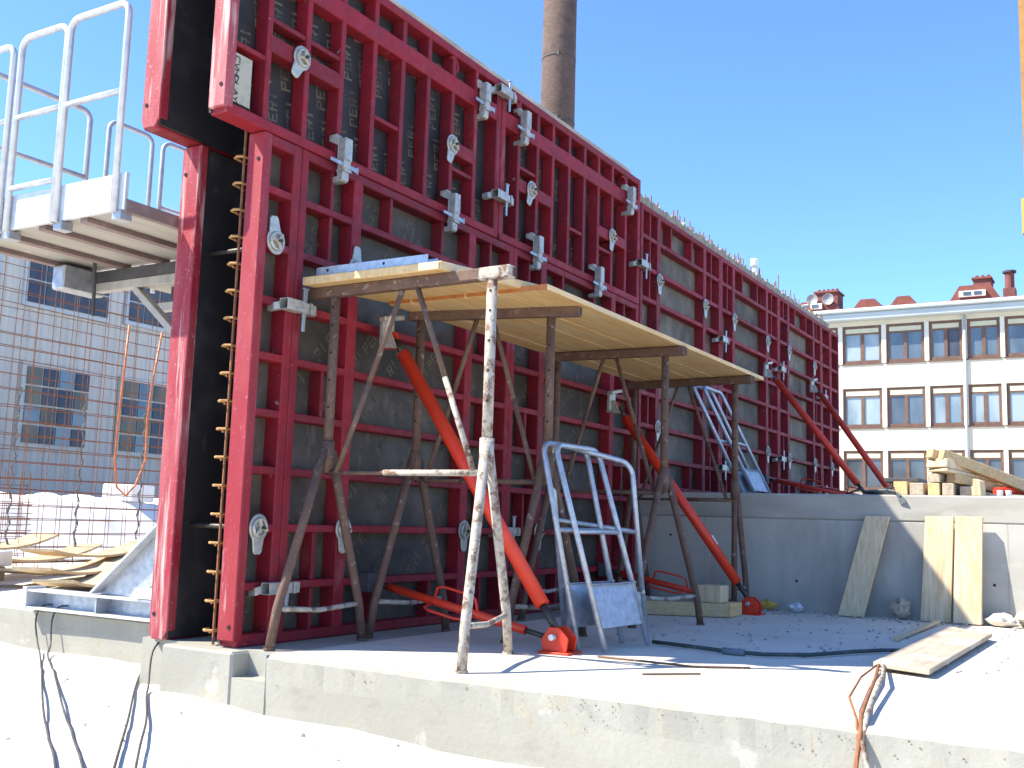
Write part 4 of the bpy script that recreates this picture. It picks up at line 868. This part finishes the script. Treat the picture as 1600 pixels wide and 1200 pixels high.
# debris near step
def crumple(name, label, c_, r_, mt, seed, flat=.6, cat='scrap'):
    rn = random.Random(seed); N_, K = 12, 6; vs = []
    for k in range(K + 1):
        for a in range(N_):
            th = math.pi * k / K; ph = 2 * math.pi * a / N_; q = r_ * rn.uniform(.62, 1.2)
            vs.append((c_[0] + q * math.sin(th) * math.cos(ph), c_[1] + 1.25 * q * math.sin(th) * math.sin(ph), c_[2] + max(0, (1 - math.cos(th)) * q * flat)))
    fs = [(k * N_ + a, k * N_ + (a + 1) % N_, (k + 1) * N_ + (a + 1) % N_, (k + 1) * N_ + a) for k in range(K) for a in range(N_)]
    return tag(MB().add(vs, fs).build(name, mt), label, cat)
crumple('scrap', 'yellow scrap of packaging at the foot of the step wall', (4.88, -1.22, .006), .065, 'yellow', 1)
crumple('plastic_sack', 'crumpled white plastic at the foot of the step wall', (4.86, -1.46, .006), .05, 'paper', 2, .7, 'plastic')
crumple('paper_scrap', 'crumpled pale paper against the step wall between the boards', (4.90, -2.28, .01), .06, 'wood_grey', 3, 1.2, 'paper')
crumple('rubble', 'heap of white rubble at the right end of the step wall', (4.85, -3.02, .004), .10, 'slab', 4, .45, 'rubble')
crumple('rubble', 'larger heap of white rubble running out of the frame', (4.95, -3.25, .004), .14, 'slab', 6, .45, 'rubble')
# hoses, cables, bars
hs = [(1.75, -1.52, .018), (1.70, -1.75, .018), (1.62, -2.0, .018), (1.63, -2.2, .018), (1.80, -2.40, .018), (2.15, -2.55, .018), (2.35, -2.66, .018), (2.5, -2.8, .012)]
o = MB().tube(hs, .011, 10).build('floor_hose', 'hose_g', smooth=True); tag(o, 'dark hose snaking across the shaded slab to the flat plank', 'hose')
MB().tube([(1.625, -2.10, .018), (1.615, -2.04, .018), (1.625, -1.98, .018)], .019, 10).build('coupling', 'rag', o, smooth=True)
for i, pts in enumerate([[(1.55, -2.80, .03), (1.0, -2.90, .035), (.40, -2.99, .02), (.0, -3.06, .03), (-.09, -3.075, -.03), (-.12, -3.06, -.16), (-.20, -3.03, -.33)],
                         [(1.52, -2.83, .03), (.95, -2.94, .05), (.30, -3.03, .03), (-.02, -3.08, .02), (-.10, -3.085, -.05), (-.13, -3.12, -.18), (-.22, -3.16, -.33)],
                         [(1.50, -2.80, .03), (.9, -2.86, .045), (.25, -2.96, .05), (-.03, -3.05, .02), (-.10, -3.07, -.06), (-.14, -3.07, -.20), (-.26, -3.06, -.33)]]):
    q = []
    for k in range(len(pts) - 1):
        a, b_ = Vector(pts[k]), Vector(pts[k + 1]); q += [a, a.lerp(b_, .5)]
    q.append(Vector(pts[-1])); o = MB().tube(q, .0085 if i < 2 else .005, 8).build('bent_bar', 'rebar' if i != 1 else 'rust_white', smooth=True)
    tag(o, ['rusty bent bar running from the flat plank over the slab edge', 'mortar-grey bent bar beside the rusty one over the slab edge', 'thin rusty wire looping over the slab edge beside the bars'][i], 'bar', 'bars over the slab edge')
tag(MB().bar((.55, -1.98, .008), (.75, -2.18, .008), .012, .008).build('nail_strip', 'rust', bevel=.001), 'small rusty stick lying on the sunlit slab', 'stick')
tag(MB().tube([(.98, -1.55, .008), (.95, -1.85, .012), (.98, -2.05, .006), (1.1, -2.3, .01)], .006, 6).build('wire', 'rust', smooth=True), 'thin wire on the slab in front of the prop foot', 'wire')
cb = [[(.78, 2.0, .02), (.70, 2.22, .03), (.60, 2.33, .03), (.562, 2.345, -.06), (.535, 2.27, -.20), (.35, 1.98, -.235), (-.21, 1.18, -.235), (-.78, .37, -.235), (-1.15, -.18, -.24), (-1.46, -.65, -.25), (-1.9, -1.2, -.27)],
      [(.76, 1.96, .02), (.68, 2.10, .03), (.60, 2.17, .03), (.562, 2.18, -.06), (.53, 2.13, -.20), (.34, 1.89, -.235), (-.17, 1.12, -.235), (-.72, .31, -.235), (-1.08, -.24, -.24), (-1.40, -.72, -.25), (-1.85, -1.3, -.27)],
      [(.60, 1.20, .12), (.55, 1.16, -.06), (.52, 1.13, -.20), (.35, 1.04, -.235), (-.10, .57, -.235), (-.69, -.09, -.235), (-1.17, -.61, -.25), (-1.8, -1.3, -.27)],
      [(.10, .60, .0), (-.03, .54, -.06), (-.13, .44, -.22), (-.25, .31, -.235), (-.66, -.17, -.235), (-1.06, -.60, -.24), (-1.7, -1.3, -.27)]]
for i, pts in enumerate(cb):
    q = []
    P = [Vector(p_) for p_ in pts]
    for k in range(len(P) - 1):
        p0 = P[max(k - 1, 0)]; p1 = P[k]; p2 = P[k + 1]; p3 = P[min(k + 2, len(P) - 1)]
        for s_ in range(5):
            t_ = s_ / 5
            q.append(.5 * ((2 * p1) + (p2 - p0) * t_ + (2 * p0 - 5 * p1 + 4 * p2 - p3) * t_ ** 2 + (3 * p1 - p0 - 3 * p2 + p3) * t_ ** 3))
    q.append(P[-1]); q = [Vector((v.x, v.y, max(v.z, gz(v.x, v.y) + .006) if v.x < .5 else v.z)) for v in q]
    tag(MB().tube(q, .0055, 8).build('ground_cable', 'cable', smooth=True), ['outer black cable looping over the rear slab edge at the left', 'inner black cable of the loop over the rear slab edge', 'black cable running down beside the rear formwork edge', 'black cable coming from under the rear formwork'][i], 'cable', 'cables on the left ground')
# stones on the sunlit ground
for i, (px, py, s_) in enumerate([(-.85, -1.9, .022), (-.72, -1.85, .014), (-.30, -.75, .016), (-.55, -1.05, .012), (-.60, -1.2, .012)]):
    mb = MB(); pebble(mb, px, py, gz(px, py) + s_ * .3, s_, random.Random(i)); mb.v = mb.v
    tag(mb.build('stone', 'stone'), ['largest dark pebble on the bright ground at the bottom edge', 'small pebble beside the largest one at the bottom edge', 'dark pebble on the bright ground left of centre', 'first of two tiny pebbles close together on the bright ground', 'second of two tiny pebbles close together on the bright ground'][i], 'stone', 'pebbles on the bright ground')
